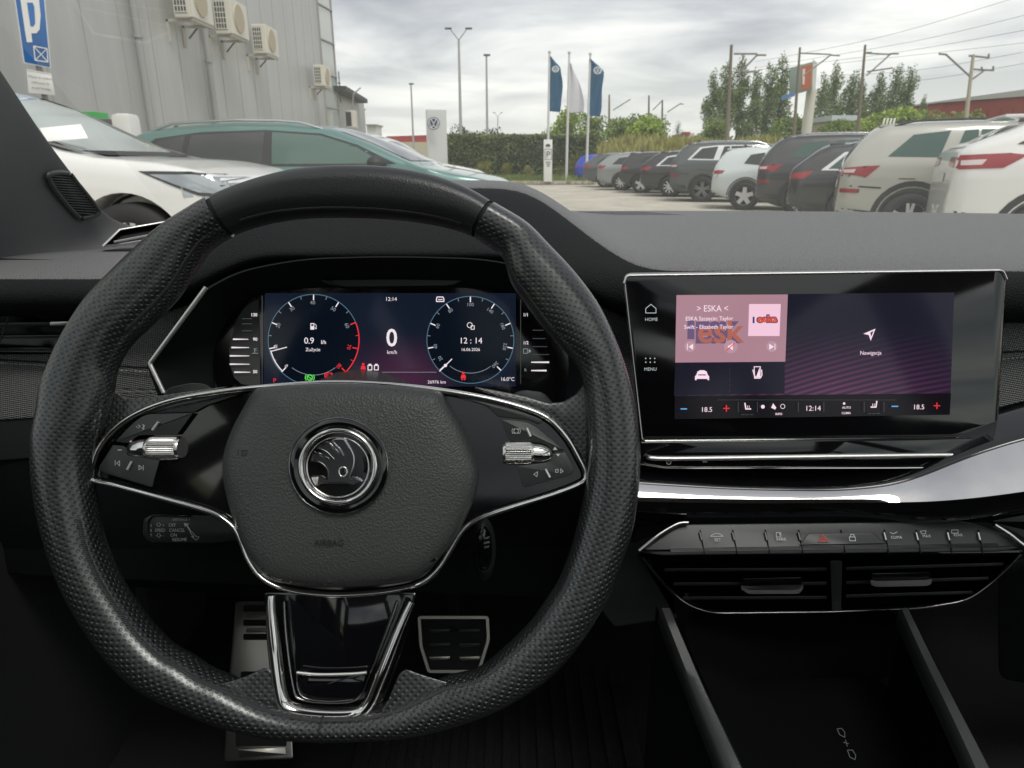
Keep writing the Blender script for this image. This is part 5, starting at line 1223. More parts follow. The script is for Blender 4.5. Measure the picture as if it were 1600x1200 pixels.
def ac_unit(px, py, y, s, label):
    for _ in range(20): z = GZ(py, y); y = (y + ((WX(y) + .45) / ((px - 800) / F) + (z - 1.08) * math.sin(TH)) / math.cos(TH)) / 2
    x = WX(y); z = GZ(py, y)
    t = thing('air_conditioner', label, 'air conditioner', (x + .45, y, z), 0, 'air conditioners on the hall wall')
    w, h, d = .85 * s, .62 * s, .34 * s; cx = x + .24 + d / 2
    # the fan looks away from the wall (+x); the finned back and side face us
    bm = bmesh.new(); box_bm(bm, (cx, y, z), (d, w, h), bev=.02); bm_obj('casing', bm, CREAM, t)
    bm = bmesh.new()
    box_bm(bm, (cx - d * .12, y - w / 2 - .004, z + .01), (d * .62, .012, h * .78)); bm_obj('side_grille_recess', bm, DGREY, t)
    bm = bmesh.new()
    for k in range(6): box_bm(bm, (cx - d * .12, y - w / 2 - .012, z - h * .36 + k * h * .148), (d * .64, .01, .018))
    for k in range(5): box_bm(bm, (cx - d * .42 + k * d * .15, y - w / 2 - .014, z + .01), (.014, .01, h * .78))
    bm_obj('side_grille', bm, CREAM, t)
    bm = bmesh.new(); cyl_bm(bm, (cx + d / 2, y - w * .1, z), (cx + d / 2 + .03, y - w * .1, z), h * .42, h * .40, 24); bm_obj('fan_guard', bm, pmat('fan_tan', (.42, .36, .26), .6), t, smooth=True, angle=40)
    bm = bmesh.new()
    for q in (-1, 1):
        box_bm(bm, (x + .3, y + q * w * .36, z - h / 2 - .03), (.62, .05, .05)); box_bm(bm, (x + .03, y + q * w * .36, z - h / 2 - .22), (.05, .05, .42))
    box_bm(bm, (x + .58, y, z - h / 2 - .03), (.05, w * .95, .05))
    bm_obj('bracket', bm, pmat('bracket_paint', (.45, .43, .38), .6), t)
    bm = bmesh.new(); cyl_bm(bm, (cx, y + w / 2, z - h * .3), (x + .02, y + w / 2 + .1, z - h * .8), .02, seg=6); bm_obj('hose', bm, DGREY, t)
ac_unit(302, 4, 13.4, 1.15, 'cream air conditioner highest and leftmost on the grey wall')
ac_unit(362, 31, 15.7, 1.2, 'second cream air conditioner on the grey wall, beside the right drainpipe')
ac_unit(416, 65, 19.0, 1.12, 'third cream air conditioner, alone on the wall right of the drainpipes')
ac_unit(505, 120, 25.4, 1.1, 'fourth cream air conditioner, at the far corner of the grey hall')
# lower annex
ann = thing('annex_building', 'low pale annex with a dark sloping eave behind the far corner of the grey hall', 'building', (-8, 34, 0))
bm = bmesh.new(); xa = GX(566, 36, 4); box_bm(bm, (xa - 3.5, 33.6, 1.9), (7, 5.4, 3.8)); bm_obj('wall', bm, WALLM, ann)
bm = bmesh.new()
xe = GX(572, 32, 4)
v = [bm.verts.new(c) for c in ((xa - 4, 30.5, GZ(135, 31)), (GX(540, 29.5, 4), 29.5, GZ(134, 29.5)), (GX(574, 35, 4), 35, GZ(155, 35)), (xa - 4, 35, GZ(155, 35)))]
bm.faces.new(v); r = bmesh.ops.extrude_face_region(bm, geom=bm.faces[:]); bmesh.ops.translate(bm, verts=[q for q in r['geom'] if isinstance(q, bmesh.types.BMVert)], vec=(0, 0, -.18)); bm_obj('eave', bm, DGREY, ann)
bm = bmesh.new(); 
for xx in (xa - 1.6, xa + .1): box_bm(bm, (xx, 31, GZ(140, 31) + .1), (.05, .05, 1.2))
box_bm(bm, (xa - .75, 31, GZ(130, 31)), (1.8, .05, .05)); bm_obj('roof_rail', bm, PIPEM, ann)
t = thing('air_conditioner', 'small cream air conditioner low on the annex wall, lowest of all', 'air conditioner', (GX(548, 30), 30.6, 3), 0, 'air conditioners on the hall wall')
ax, az = GX(547, 30.4, 3), GZ(186, 30.4)
bm = bmesh.new(); box_bm(bm, (ax, 30.6, az), (.38, .5, .68), bev=.02); bm_obj('casing', bm, CREAM, t)
bm = bmesh.new(); box_bm(bm, (ax - .06, 30.34, az), (.22, .02, .54)); bm_obj('side_grille', bm, DGREY, t)
bm = bmesh.new(); cyl_bm(bm, (ax, 30.8, az + .3), (ax + .1, 30.8, az + 1.0), .03, seg=6); cyl_bm(bm, (ax + .1, 30.8, az + 1.0), (ax + .4, 30.9, az + 1.25), .03, seg=6); bm_obj('hose', bm, PIPEM, t)

# parking sign on its pole, with the plate below
SY = 8.6
BLUEP = pmat('sign_blue', (.02, .14, .42), .35); WHP = pmat('sign_white', (.75, .75, .72), .4)
SG = Pl(P(50, 55, 8.2), (.30, -.95, .02), (1, .3, 0))
sgn = thing('parking_sign', 'blue parking sign with white P over a small printed plate, by the hall wall', 'road sign', V(P(52, 100, 8.2).x, P(52, 100, 8.2).y, 0))
plate('sign_rim', fillet([(14, -60), (65, -60), (80, 107), (37, 99)], 2), SG, WHP, sgn, 0, .02, .3)
plate('sign_face', fillet([(16, -58), (64, -58), (78, 105), (38.5, 97)], 2), SG, BLUEP, sgn, .004, .004, .1)
g = Ink(SG, .010)
g.poly([(32, 0), (33, -8), (53, -8), (61, 0), (63.5, 24), (62, 46), (57, 52), (49, 52), (50.5, 66), (42, 66), (39, 48)]); g.build('sign_letter', WHP, sgn)
g = Ink(SG, .014); g.poly([(42, 4), (51, 4), (53.5, 10), (55, 36), (52, 41), (47.5, 41)]); g.build('letter_counter', BLUEP, sgn)
g = Ink(SG, .012); g.line([(52.5, 72), (73.5, 76), (75, 97), (55, 94)], 1.6, True); g.line([(52.5, 72), (75, 97)], 1.3); g.line([(73.5, 76), (55, 94)], 1.3); g.build('sign_symbol', WHP, sgn)
plate('lower_plate', fillet([(41.5, 108), (80, 115), (86, 149), (44.5, 145)], 1.5), SG, WHP, sgn, 0, .015, .2)
g = Ink(SG, .006); 
g.text('Miejsce do wydania', 63, 121, 3.0, rot=6); g.text('elektryczne ID', 63.5, 129.5, 3.0, rot=6); g.text('do pół Nowego', 65, 138, 3.0, rot=6); g.line([(42.5, 109.5), (79, 116)], .7); g.build('plate_lettering', pmat('plate_ink', (.25, .25, .24), .7), sgn)
bm = bmesh.new(); q = SG.px(52, 60, -.06); cyl_bm(bm, (q.x, q.y, 0), (q.x, q.y, 6), .035, seg=10); bm_obj('pole', bm, PIPEM, sgn, smooth=True, angle=40)
# charging post
chg = thing('charging_post', 'white rounded charging box beside a grey cabinet with a green top, behind the white car', 'charging station', (GX(195, 10.2), 10.2, 0))
bm = bmesh.new(); box_bm(bm, (GX(207, 10), 10.0, GZ(193, 10) - .55), (.27, .3, 1.35), bev=.07); bm_obj('charger_body', bm, pmat('charger_white', (.72, .72, .68), .35), chg, smooth=True, angle=50)
bm = bmesh.new(); box_bm(bm, (GX(181, 10.3), 10.3, .80), (.26, .35, GZ(183, 10.3) + .0), bev=.01); bm_obj('cabinet', bm, pmat('cabinet_grey', (.09, .09, .095), .6), chg)
bm = bmesh.new(); box_bm(bm, (GX(157, 10.5), 10.5, GZ(187, 10.5)), (.30, .3, .20), bev=.01); box_bm(bm, (GX(157, 10.5), 10.5, .7), (.1, .1, 1.4)); bm_obj('green_panel', bm, pmat('sign_green', (.04, .42, .08), .5), chg)

# ================================================================== posts, flags, signs, masts
POLE = pmat('galvanised', (.42, .43, .42), .45, metal=.4); HEADM = pmat('lamp_head', (.12, .13, .13), .5)
def lamp(px, py, y, heads, label, r=.10):
    zt = GZ(py, y); x = GX(px, y, zt * .5)
    t = thing('street_lamp', label, 'street lamp', (x, y, 0), 0, 'street lamps beyond the hedge')
    bm = bmesh.new(); cyl_bm(bm, (x, y, -.1), (x, y, zt - (.7 if heads == 2 else 0)), r * 1.3, r * .8, 8); 
    hb = bmesh.new()
    if heads == 2:
        for s in (-1, 1):
            cyl_bm(bm, (x, y, zt - .75), (x + s * .55, y, zt - .1), r * .45, r * .35, 6); box_bm(hb, (x + s * .72, y, zt - .02), (.48, .25, .11), bev=.04)
    else: box_bm(hb, (x + .05, y, zt), (.6, .3, .16), bev=.05)
    bm_obj('post', bm, POLE, t, smooth=True, angle=40); bm_obj('lamp_head', hb, HEADM, t)
lamp(719, 44, 53, 2, 'tall street lamp with two arms, nearest above the hedge')
lamp(761, 86, 66, 1, 'slim single street lamp right of the tall twin lamp')
lamp(645, 131, 89, 1, 'single street lamp left of the white sign pillar', .11)
lamp(778, 176, 140, 2, 'small distant twin street lamp just above the hedge')
lamp(572, 171, 150, 1, 'tiny distant street lamp beside the annex corner')
# sign pillar with the round emblem
tot = thing('sign_pillar', 'white advertising pillar with a round blue and white emblem at the left end of the hedge', 'sign pillar', (GX(683, 38), 38, 0))
bm = bmesh.new(); zt = GZ(171, 38); box_bm(bm, (GX(683, 38), 38.2, zt / 2), (1.02, .55, zt), rz=R(14), bev=.03); bm_obj('pillar_body', bm, pmat('pillar_white', (.62, .63, .62), .35), tot)
TP = Pl((GX(678, 38), 37.62, 3), (-.24, -.97, 0), (1, -.24, 0))
TP.o = TP.px(678, 193, 0); 
em = Ink(TP, .12); em.disc(677.5, 193, 10, 28)
em.build('emblem_disc', pmat('emblem_blue', (.03, .06, .18), .4), tot)
em = Ink(TP, .16); em.arc(677.5, 193, 8.2, -180, 180, 1.3, 28); em.line([(673, 186), (677.5, 193), (682, 186)], 1.3); em.line([(670.5, 190), (674.3, 200), (677.5, 194.5), (680.7, 200), (684.5, 190)], 1.3); em.build('emblem_marks', WHP, tot)
# parking board
pb = thing('parking_board', 'white upright parking board with a framed black P in front of the hedge', 'sign board', (GX(856, 35), 35, 0))
BD = Pl((GX(856, 35), 35, 1.5), (0, -1, 0))
plate('board', [(849.5, 218), (863, 218), (862.5, 284), (849.5, 284)], BD, WHP, pb, 0, .08, .2)
g = Ink(BD, .02); g.line([(851.5, 233), (861.5, 233), (861.5, 249), (851.5, 249)], .7, True); g.text('P', 856.5, 241, 10); g.poly([(852.5, 227), (854, 225), (858, 225), (860, 227), (860, 229), (852.5, 229)]); g.rect(852.5, 253, 861, 254); g.rect(853.5, 256, 860, 257); g.rect(854.5, 259, 859, 260); g.build('board_print', DGREY, pb)
# flags
FLB = pmat('flag_blue', (.022, .10, .19), .8, var=(1.5, .2)); FLW = pmat('flag_white', (.55, .55, .58), .8)
def flag(px, ptop, y, outline, mat, label, emblem=None):
    zt = GZ(ptop, y); x = GX(px, y, 3)
    t = thing('flagpole', label, 'flag', (x, y, 0), 0, 'flagpoles by the hedge')
    bm = bmesh.new(); cyl_bm(bm, (x, y, -.1), (x, y, zt), .075, .05, 10); bmesh.ops.create_uvsphere(bm, u_segments=8, v_segments=6, radius=.08, matrix=Matrix.Translation((x, y, zt))); bm_obj('pole', bm, pmat('pole_white', (.6, .6, .6), .4), t, smooth=True, angle=50)
    # outline: rows of (left px, right px) from top to bottom
    rows = []
    for k, (py, xa, xb) in enumerate(outline):
        z = GZ(py, y); row = []
        for j in range(13):
            f = j / 12; qx = GX(xa + (xb - xa) * f, y, z)
            row.append(V(qx, y - .02 + .13 * f * math.sin(f * 7 + k * .7) , z - .06 * f * math.sin(k * .9)))
        rows.append(row)
    fl_ = grid_obj('flag_cloth', rows, mat, t, 1, .01)
    if emblem:
        ex, ey, r = emblem; E = Pl((x, y - .35, zt), (0, -1, 0)); g = Ink(E, 0); g.arc(ex, ey, (r, r * .9), -180, 180, 1, 24); g.line([(ex - r * .5, ey - r * .7), (ex, ey), (ex + r * .5, ey - r * .7)], 1); g.line([(ex - r * .8, ey - r * .2), (ex - r * .4, ey + r * .7), (ex, ey + .4), (ex + r * .4, ey + r * .7), (ex + r * .8, ey - r * .2)], 1)
        g.build('flag_emblem', WHP, t)
flag(857, 81, 36, [(88, 857.5, 861), (95, 857.5, 868), (103, 857.5, 877), (110, 857.5, 876.5), (118, 857.5, 877), (130, 857.5, 879.5), (143, 857.5, 879), (155, 857.5, 877), (166, 857.5, 876.5), (174, 857.5, 875)], FLB, 'blue flag with a white round emblem on the left pole', (868, 108, 5))
flag(887, 82, 36, [(98, 891, 892), (108, 890, 896), (120, 889, 903), (135, 888.5, 908), (150, 888, 911), (165, 888, 913), (178, 889, 912)], FLW, 'white flag hanging on the middle pole between the two blue flags')
flag(919, 84, 36, [(92, 920, 923), (100, 920, 935), (108, 920, 945), (116, 920, 944), (128, 920.5, 942.5), (140, 922, 940), (150, 921, 940), (162, 920.5, 940), (172, 920.5, 940), (181, 921, 937)], FLB, 'blue flag with a white round emblem on the right pole', (934, 110, 6))
# railway masts
WOODM = pmat('weathered_mast', (.17, .14, .11), .85); CONC = pmat('concrete_mast', (.42, .38, .30), .8)
def mast(px0, py0, px1, y, label, br, mat=WOODM, r=.22, tram=1):
    zt = GZ(py0, y); zb = 0; xt = GX(px0, y, zt); xb = GX(px1, y, 2)
    t = thing('railway_mast', label, 'railway mast', (xb, y, 0), 0, 'overhead line masts along the railway')
    bm = bmesh.new(); cyl_bm(bm, (xb, y, -.1), (xt, y, zt), r * .85, r * .42, 8); bm_obj('mast_pole', bm, mat, t, smooth=True, angle=40)
    if br:
        bm = bmesh.new()
        for a, b in br:
            A = V(GX(a[0], y, GZ(a[1], y)), y, GZ(a[1], y)); B = V(GX(b[0], y, GZ(b[1], y)), y, GZ(b[1], y)); cyl_bm(bm, A, B, r * .28, seg=6)
        bm_obj('bracket', bm, pmat('bracket_grey', (.22, .22, .21), .7), t)
mast(1143, 70, 1138, 44, 'tall dark wooden mast farthest left of the three, by the first poplars', [((1152, 118), (1183, 86)), ((1183, 86), (1197, 86)), ((1147, 84), (1183, 84)), ((1150, 112), (1185, 112))], r=.2)
mast(1250, 74, 1242, 46, 'dark wooden mast standing left of the billboard', [((1256, 118), (1298, 86)), ((1298, 86), (1312, 87)), ((1251, 83), (1298, 85))], r=.16)
mast(1352, 70, 1342, 46, 'third dark wooden mast between the billboard and the red warehouse', [((1354, 118), (1392, 84)), ((1392, 84), (1404, 84)), ((1354, 82), (1362, 82)), ((1352, 83), (1392, 85)), ((1355, 112), (1395, 106))], r=.17)
mast(1521, 85, 1509, 44, 'pale concrete mast with cross arms in front of the red warehouse', [((1515, 119), (1478, 85)), ((1478, 85), (1467, 84)), ((1514, 87), (1545, 90)), ((1545, 84), (1545, 91)), ((1518, 108), (1552, 110)), ((1552, 103), (1552, 111)), ((1519, 124), (1538, 110)), ((1534, 104), (1534, 110))], CONC, r=.2)
mast(952, 148, 952, 120, 'distant dark mast just right of the right blue flag', [((958, 172), (985, 155))], r=.3)
mast(1014, 149, 1014, 120, 'distant dark mast above the green trees, second from the left', None, r=.3)
mast(1035, 156, 1035, 120, 'distant mast with a slanting bracket above the green trees, third from the left', [((1020, 172), (1034, 158)), ((1043, 175), (1063, 162)), ((1063, 162), (1068, 163))], r=.3)
mast(1040, 180, 1039, 60, 'thin grey lamp mast rising from behind the parked cars near the small conifer', [((1036, 180), (1042, 180))], POLE, r=.07)
# overhead wires
def wire(pts, y0, y1):
    q = []
    for k, (px, py) in enumerate(pts):
        f = k / (len(pts) - 1); y = y0 + (y1 - y0) * f; z = GZ(py, y); q.append(V(GX(px, y, z), y, z))
    return cat_rom(q, 5, False)
wires = [([(1640, -20), (1400, 52), (1250, 84), (1180, 96)], 'highest overhead wire crossing the sky at the upper right corner'), ([(1640, 14), (1420, 66), (1180, 106)], 'second overhead wire from the top at the right'), ([(1640, 40), (1400, 82), (1160, 112)], 'third overhead wire, passing the tip of the third mast'), ([(1640, 62), (1520, 76), (1300, 100)], 'overhead wire passing just over the top of the pale concrete mast'), ([(1640, 74), (1430, 110), (1290, 118)], 'overhead wire crossing the arms of the pale concrete mast'), ([(1640, 92), (1450, 124), (1400, 122)], 'lowest overhead wire, just above the red warehouse roof')]
for p, lb in wires:
    o = sweep('overhead_wire', wire(p, 42, 62), .012, .012, pmat('wire', (.2, .2, .2), .6), None, seg=5); tag(o, lb, 'wire', 'overhead wires of the railway')
# billboard
bb = thing('billboard', 'angled roadside billboard with an orange panel on a thick pale post among the poplars', 'billboard', (GX(1258, 60), 60, 0))
BLP = Pl((GX(1255, 60, 6), 60, 7), (-.5, -.85, 0), (1, -.5, 0)); BLP.o = BLP.px(1255, 120)
plate('board_frame', [(1234, 106), (1271, 96), (1269, 140), (1233, 150)], BLP, pmat('board_green', (.25, .32, .28), .5), bb, 0, .3, .3)
plate('orange_poster', [(1252, 104), (1269, 100), (1267, 137), (1252, 141)], BLP, pmat('poster_orange', (.55, .14, .06), .5), bb, .02, .03, 0)
plate('poster_figures', [(1254, 108), (1258, 107), (1257, 132), (1254, 132)], BLP, WHP, bb, .04, .02, 0)
plate('white_edge', [(1270, 92), (1277, 98), (1274, 142), (1269, 142)], BLP, WHP, bb, .0, .3, 0)
plate('blue_banner', [(1221, 151), (1242, 143), (1242, 150), (1221, 157)], BLP, pmat('banner_blue', (.12, .25, .5), .5), bb, .02, .1, 0)
bm = bmesh.new(); cyl_bm(bm, (GX(1264, 60.6, 5), 60.6, 0), (GX(1264, 60.6, 5), 60.6, GZ(140, 60.6)), .42, .40, 12); bm_obj('post', bm, pmat('post_cream', (.6, .58, .5), .5), bb, smooth=True, angle=40)
# red warehouse and small far buildings
RED = pmat('red_cladding', (.34, .055, .045), .6, var=(.2, .12))
wh_ = thing('red_warehouse', 'long red warehouse with a flat pale roof edge at the far right', 'warehouse', (GX(1560, 110), 116, 0))
def block(name, px0, px1, pyt0, pyt1, y0, y1, mat, parent, zb=0, back=12):
    """wall running from (px0 at y0) to (px1 at y1), extruded backwards"""
    a = V(GX(px0, y0, 4), y0, zb); b = V(GX(px1, y1, 4), y1, zb); za, zb2 = GZ(pyt0, y0), GZ(pyt1, y1)
    bk = V(0, back, 0); vs = [a, b, b + bk, a + bk]; vs += [V(a.x, a.y, za), V(b.x, b.y, zb2), V(b.x, b.y + back, zb2), V(a.x, a.y + back, za)]
    return mesh_obj(name, vs, [(0, 1, 5, 4), (1, 2, 6, 5), (2, 3, 7, 6), (3, 0, 4, 7), (4, 5, 6, 7)], mat, parent, False)
block('wall', 1462, 1760, 160, 118, 110, 88, RED, wh_, 0, 30)
block('roof_edge', 1459, 1762, 157.5, 114, 109.7, 87.7, pmat('roof_edge', (.5, .5, .48), .5), wh_, GZ(160.5, 110), 30)
bm = bmesh.new()
for k in range(14):
    f = k / 14; y = 110 - 22 * f; x = GX(1462, 110, 4) + (GX(1760, 88, 4) - GX(1462, 110, 4)) * f; box_bm(bm, (x, y - .05, 4), (.12, .06, 8))
bm_obj('wall_ribs', bm, pmat('red_rib', (.26, .04, .035), .6), wh_)
lo = thing('low_building', 'low cream building with a pale blue roof between the billboard and the third mast', 'building', (GX(1320, 90), 92, 0))
block('wall', 1297, 1345, 188, 188, 90, 90, pmat('cream_wall', (.48, .44, .33), .8), lo); block('roof', 1296, 1337, 180, 180, 89.5, 89.5, pmat('pale_roof', (.5, .55, .58), .5), lo, GZ(189, 90))
fh = thing('apartment_block', 'distant pale house with a reddish wall seen in the gap right of the small conifer', 'house', (GX(1076, 150), 150, 0))
block('wall', 1068, 1084, 208, 208, 150, 150, pmat('pale_wall', (.6, .52, .48), .8), fh); block('roof', 1069, 1077, 206, 206, 149, 149, RED, fh, GZ(211, 149), 3)
rr = thing('red_hall', 'long low red hall far behind the left end of the hedge', 'hall', (GX(640, 120), 122, 0))
block('wall', 604, 672, 213, 211, 120, 120, RED, rr); block('base_band', 604, 672, 222, 222, 119.5, 119.5, pmat('cream_wall', (.5, .46, .34), .8), rr)
ww = thing('white_kiosk', 'small white kiosk far away beside the annex corner', 'kiosk', (GX(582, 100), 100, 0)); block('wall', 574, 589, 196, 196, 100, 100, WHP, ww, 0, 4); block('roof', 573, 590, 194, 194, 99.5, 99.5, PIPEM, ww, GZ(196.5, 100), 5)
bs = thing('barrier_sign', 'row of four slanted white barrier stripes among the bushes right of the third mast', 'barrier', (GX(1390, 42), 42, 0))
BSP = Pl((GX(1390, 42), 42, 3), (0, -1, 0))
for k in range(4): plate('stripe', [(1381 + k * 5.3, 185), (1384 + k * 5.3, 184), (1381.5 + k * 5.3, 194), (1378.5 + k * 5.3, 195)], BSP, WHP, bs, 0, .03, .1)
bm = bmesh.new(); 
for px in (1381, 1395): box_bm(bm, (GX(px, 42.1), 42.1, GZ(190, 42) / 2), (.05, .05, GZ(190, 42)))
bm_obj('sign_posts', bm, POLE, bs)
# painted bay lines
WPAINT = pmat('worn_white_paint', (.55, .54, .50), .8, var=(6, .2))
bm = bmesh.new()
for k in range(13):
    y = 6.2 + k * 2.75; box_bm(bm, (5.8 - .045 * (y - 8), y, -.055), (5.2, .12, .006))
tag(bm_obj('bay_lines', bm, WPAINT), kind='structure')
bm = bmesh.new(); box_bm(bm, (0, 35.2, .07), (26, .14, .14)); tag(bm_obj('kerb', bm, pmat('kerb', (.42, .4, .36), .85)), kind='structure')

# ================================================================== parked cars
TYRE = pmat('tyre', (.02, .02, .021), .8); CARGLASS = pmat('car_glass', (.022, .028, .028), .05, coat=.4); RUBB = pmat('black_trim', (.016, .016, .017), .6); ALLOY = pmat('alloy', (.62, .62, .62), .3, metal=.8)
TAIL = pmat('tail_lamp', (.27, .010, .014), .2, coat=.6); TAILC = pmat('clear_lamp', (.6, .5, .5), .15, coat=.5); HLAMP = pmat('head_lamp', (.35, .38, .40), .1, metal=.5, coat=1); CHTRIM = pmat('car_chrome', (.75, .75, .74), .15, metal=1); WELL = pmat('wheel_well', (.008, .008, .008), .9); PLATEW = pmat('number_plate', (.6, .6, .58), .5)
def interp(L, x):
    if x <= L[0][0]: return L[0][1]
    for a, b in zip(L, L[1:]):
        if x <= b[0]:
            t = (x - a[0]) / (b[0] - a[0]); return a[1] + (b[1] - a[1]) * t
    return L[-1][1]
def car_body(S):
    """S: length, width, 'top' silhouette, 'belt' line, wheels. Car local frame: nose at +x, rear bumper at x=0, centre y=0"""
    Ln, W = S['L'], S['W'] / 2; xs = sorted(set([0, .03, .08, .16, .3, .5] + [S['L'] * k / 30 for k in range(3, 28)] + [Ln - .5, Ln - .3, Ln - .16, Ln - .08, Ln - .03, Ln] + [p[0] for p in S['top']]))
    bm = bmesh.new(); rings = []
    for x in xs:
        top = interp(S['top'], x); belt = min(interp(S['belt'], x), top - .012)
        e = min(x, Ln - x); rear = x < Ln / 2
        k = 1 - (.11 if rear else .28) * max(0, 1 - e / (.30 if rear else .75)) ** (3 if rear else 2.4)     # plan taper at the ends
        w = W * k; gh = max(0, (top - belt) / .5)
        wr = w * (.985 - .24 * min(gh, 1)) if gh > .1 else w * .9
        zb = .22 + (.20 if rear else .14) * max(0, 1 - e / .55) ** 1.5
        mid = zb + (belt - zb) * .5
        ring = [(0, zb - .02), (w * .8, zb - .01), (w * .965, zb + .06), (w * .985, zb + (mid - zb) * .6), (w * .985, mid + .04), (w * 1.0, belt - .07), (w * .95, belt - .005), (wr + (w * .95 - wr) * .5, belt + (top - belt) * .48), (wr, belt + (top - belt) * .86), (wr * .86, top - .018 * min(gh, 1)), (wr * .45, top + .0), (0, top + .012)]
        if gh <= .1: ring[7] = (w * .93, belt + (top - belt) * .6); ring[8] = (w * .84, top - .006); ring[9] = (w * .7, top); ring[10] = (w * .4, top + .012 * 0 + .006); ring[11] = (0, top + .01)
        full = [bm.verts.new((x, y, z)) for y, z in ring] + [bm.verts.new((x, -y, z)) for y, z in ring[-2:0:-1]]
        rings.append(full)
    n = len(rings[0])
    for a, b in zip(rings, rings[1:]):
        for j in range(n): bm.faces.new((a[j], a[(j + 1) % n], b[(j + 1) % n], b[j]))
    bm.faces.new(rings[0]); bm.faces.new(rings[-1][::-1])
    bmesh.ops.recalc_face_normals(bm, faces=bm.faces)
    me = bpy.data.meshes.new('b'); bm.to_mesh(me); bm.free(); o = bpy.data.objects.new('b', me); COL.objects.link(o)
    m = o.modifiers.new('s', 'SUBSURF'); m.levels = 1; m.render_levels = 1
    cutters = []
    cb = bmesh.new()
    for wx in S['wheels']:
        for s in (-1, 1): cyl_bm(cb, (wx, s * (W - .30), S['wr'] + .02), (wx, s * (W + .3), S['wr'] + .02), S['wr'] * 1.14, seg=36)
    cm = bpy.data.meshes.new('c'); cb.to_mesh(cm); cb.free(); co = bpy.data.objects.new('c', cm); COL.objects.link(co)
    m = o.modifiers.new('bo', 'BOOLEAN'); m.object = co; m.operation = 'DIFFERENCE'; m.solver = 'EXACT'
    bpy.context.view_layer.update()
    dg = bpy.context.evaluated_depsgraph_get(); out = bpy.data.meshes.new_from_object(o.evaluated_get(dg))
    bpy.data.objects.remove(o); bpy.data.objects.remove(co)
    return out
def project(poly, bvh, axis, sign, off, step=.09):
    """a polygon drawn in side view (x,z), end view (y,z) or plan (x,y) laid on the body"""
    bm = bmesh.new()
    def mk(a, b): return {'y': (a, 0, b), 'x': (0, a, b), 'z': (a, b, 0)}[axis]
    f = bm.faces.new([bm.verts.new(mk(*p)) for p in poly])
    for ax in range(3):
        if ax == 'xyz'.index(axis): continue
        lo = min(v.co[ax] for v in bm.verts); hi = max(v.co[ax] for v in bm.verts); k = lo + step
        while k < hi - .01:
            no = [0, 0, 0]; no[ax] = 1; co = [0, 0, 0]; co[ax] = k
            bmesh.ops.bisect_plane(bm, geom=bm.verts[:] + bm.edges[:] + bm.faces[:], plane_co=co, plane_no=no); k += step
    bmesh.ops.triangulate(bm, faces=[f for f in bm.faces if len(f.verts) > 4])
    dead = []
    ai = 'xyz'.index(axis); D = Vector((0, 0, 0)); D[ai] = -sign
    for v in bm.verts:
        o = v.co.copy(); o[ai] = sign * 12 
        h = bvh.ray_cast(o, D)
        if h[0] is None: dead.append(v); continue
        nrm = h[1]
        if nrm.dot(D) > 0: nrm = -nrm
        v.co = h[0] + nrm * off
    bmesh.ops.delete(bm, geom=dead, context='VERTS')
    return bm
def make_wheel(parent, x, y, r, s, style, mat):
    """built at the local origin then placed; s: outward side"""
    w = thing('wheel', None, None, (0, 0, 0)); w.parent = parent; w.location = (x, y, r)
    prof = [(.62 * r, .10), (.70 * r, .115), (.93 * r, .105), (1.0 * r, .07), (1.0 * r, -.07), (.93 * r, -.105), (.62 * r, -.10)]
    rows = [[V(rr * math.cos(2 * math.pi * k / 36), q * s, rr * math.sin(2 * math.pi * k / 36)) for k in range(36)] for rr, q in prof]
    o = loops('tyre', [[p for p in rw] for rw in rows], TYRE, None, False, False, 50); o.parent = w
    q = .085 * s; prof = [(.66 * r, q * 1.12), (.63 * r, q * 1.16), (.60 * r, q * 1.0), (.58 * r, q * .2), (.2 * r, 0.0)]
    rows = [[V(rr * math.cos(2 * math.pi * k / 36), qq, rr * math.sin(2 * math.pi * k / 36)) for k in range(36)] for rr, qq in prof]
    o = loops('rim', rows[:3], mat, None, False, False, 50); o.parent = w
    o = loops('rim_barrel', rows[2:], WELL, None, False, True, 50); o.parent = w
    bm = bmesh.new(); n = {'five': 5, 'ten': 10, 'twin': 5}[style]
    for k in range(n):
        a = 2 * math.pi * k / n + .3
        for da, wd in (((-.16, .030), (.16, .030)) if style == 'twin' else ((0, .075 if style == 'five' else .035),)):
            a1 = a + da; p0 = V(math.cos(a1 + da * 1.2) * .10 * r, q * 1.05, math.sin(a1 + da * 1.2) * .10 * r); p1 = V(math.cos(a1) * .62 * r, q * 1.08, math.sin(a1) * .62 * r)
            t = (p1 - p0).normalized(); b = V(0, 1, 0).cross(t); vs = []
            for p, ww in ((p0, wd * 1.15), (p1, wd)):
                for u_, v_ in ((1, .5), (-1, .5), (-1, -1), (1, -1)): vs.append(bm.verts.new(p + b * u_ * ww * r / .33 * .6 + V(0, 1, 0) * s * v_ * .02))
            for f in ((0, 1, 5, 4), (1, 2, 6, 5), (2, 3, 7, 6), (3, 0, 4, 7), (0, 3, 2, 1), (4, 5, 6, 7)): bm.faces.new([vs[i] for i in f])
    cyl_bm(bm, (0, q * .8, 0), (0, q * 1.25, 0), .13 * r, seg=14)
    bmesh.ops.recalc_face_normals(bm, faces=bm.faces)
    bm_obj('spokes', bm, mat, w, local=True)
    return w
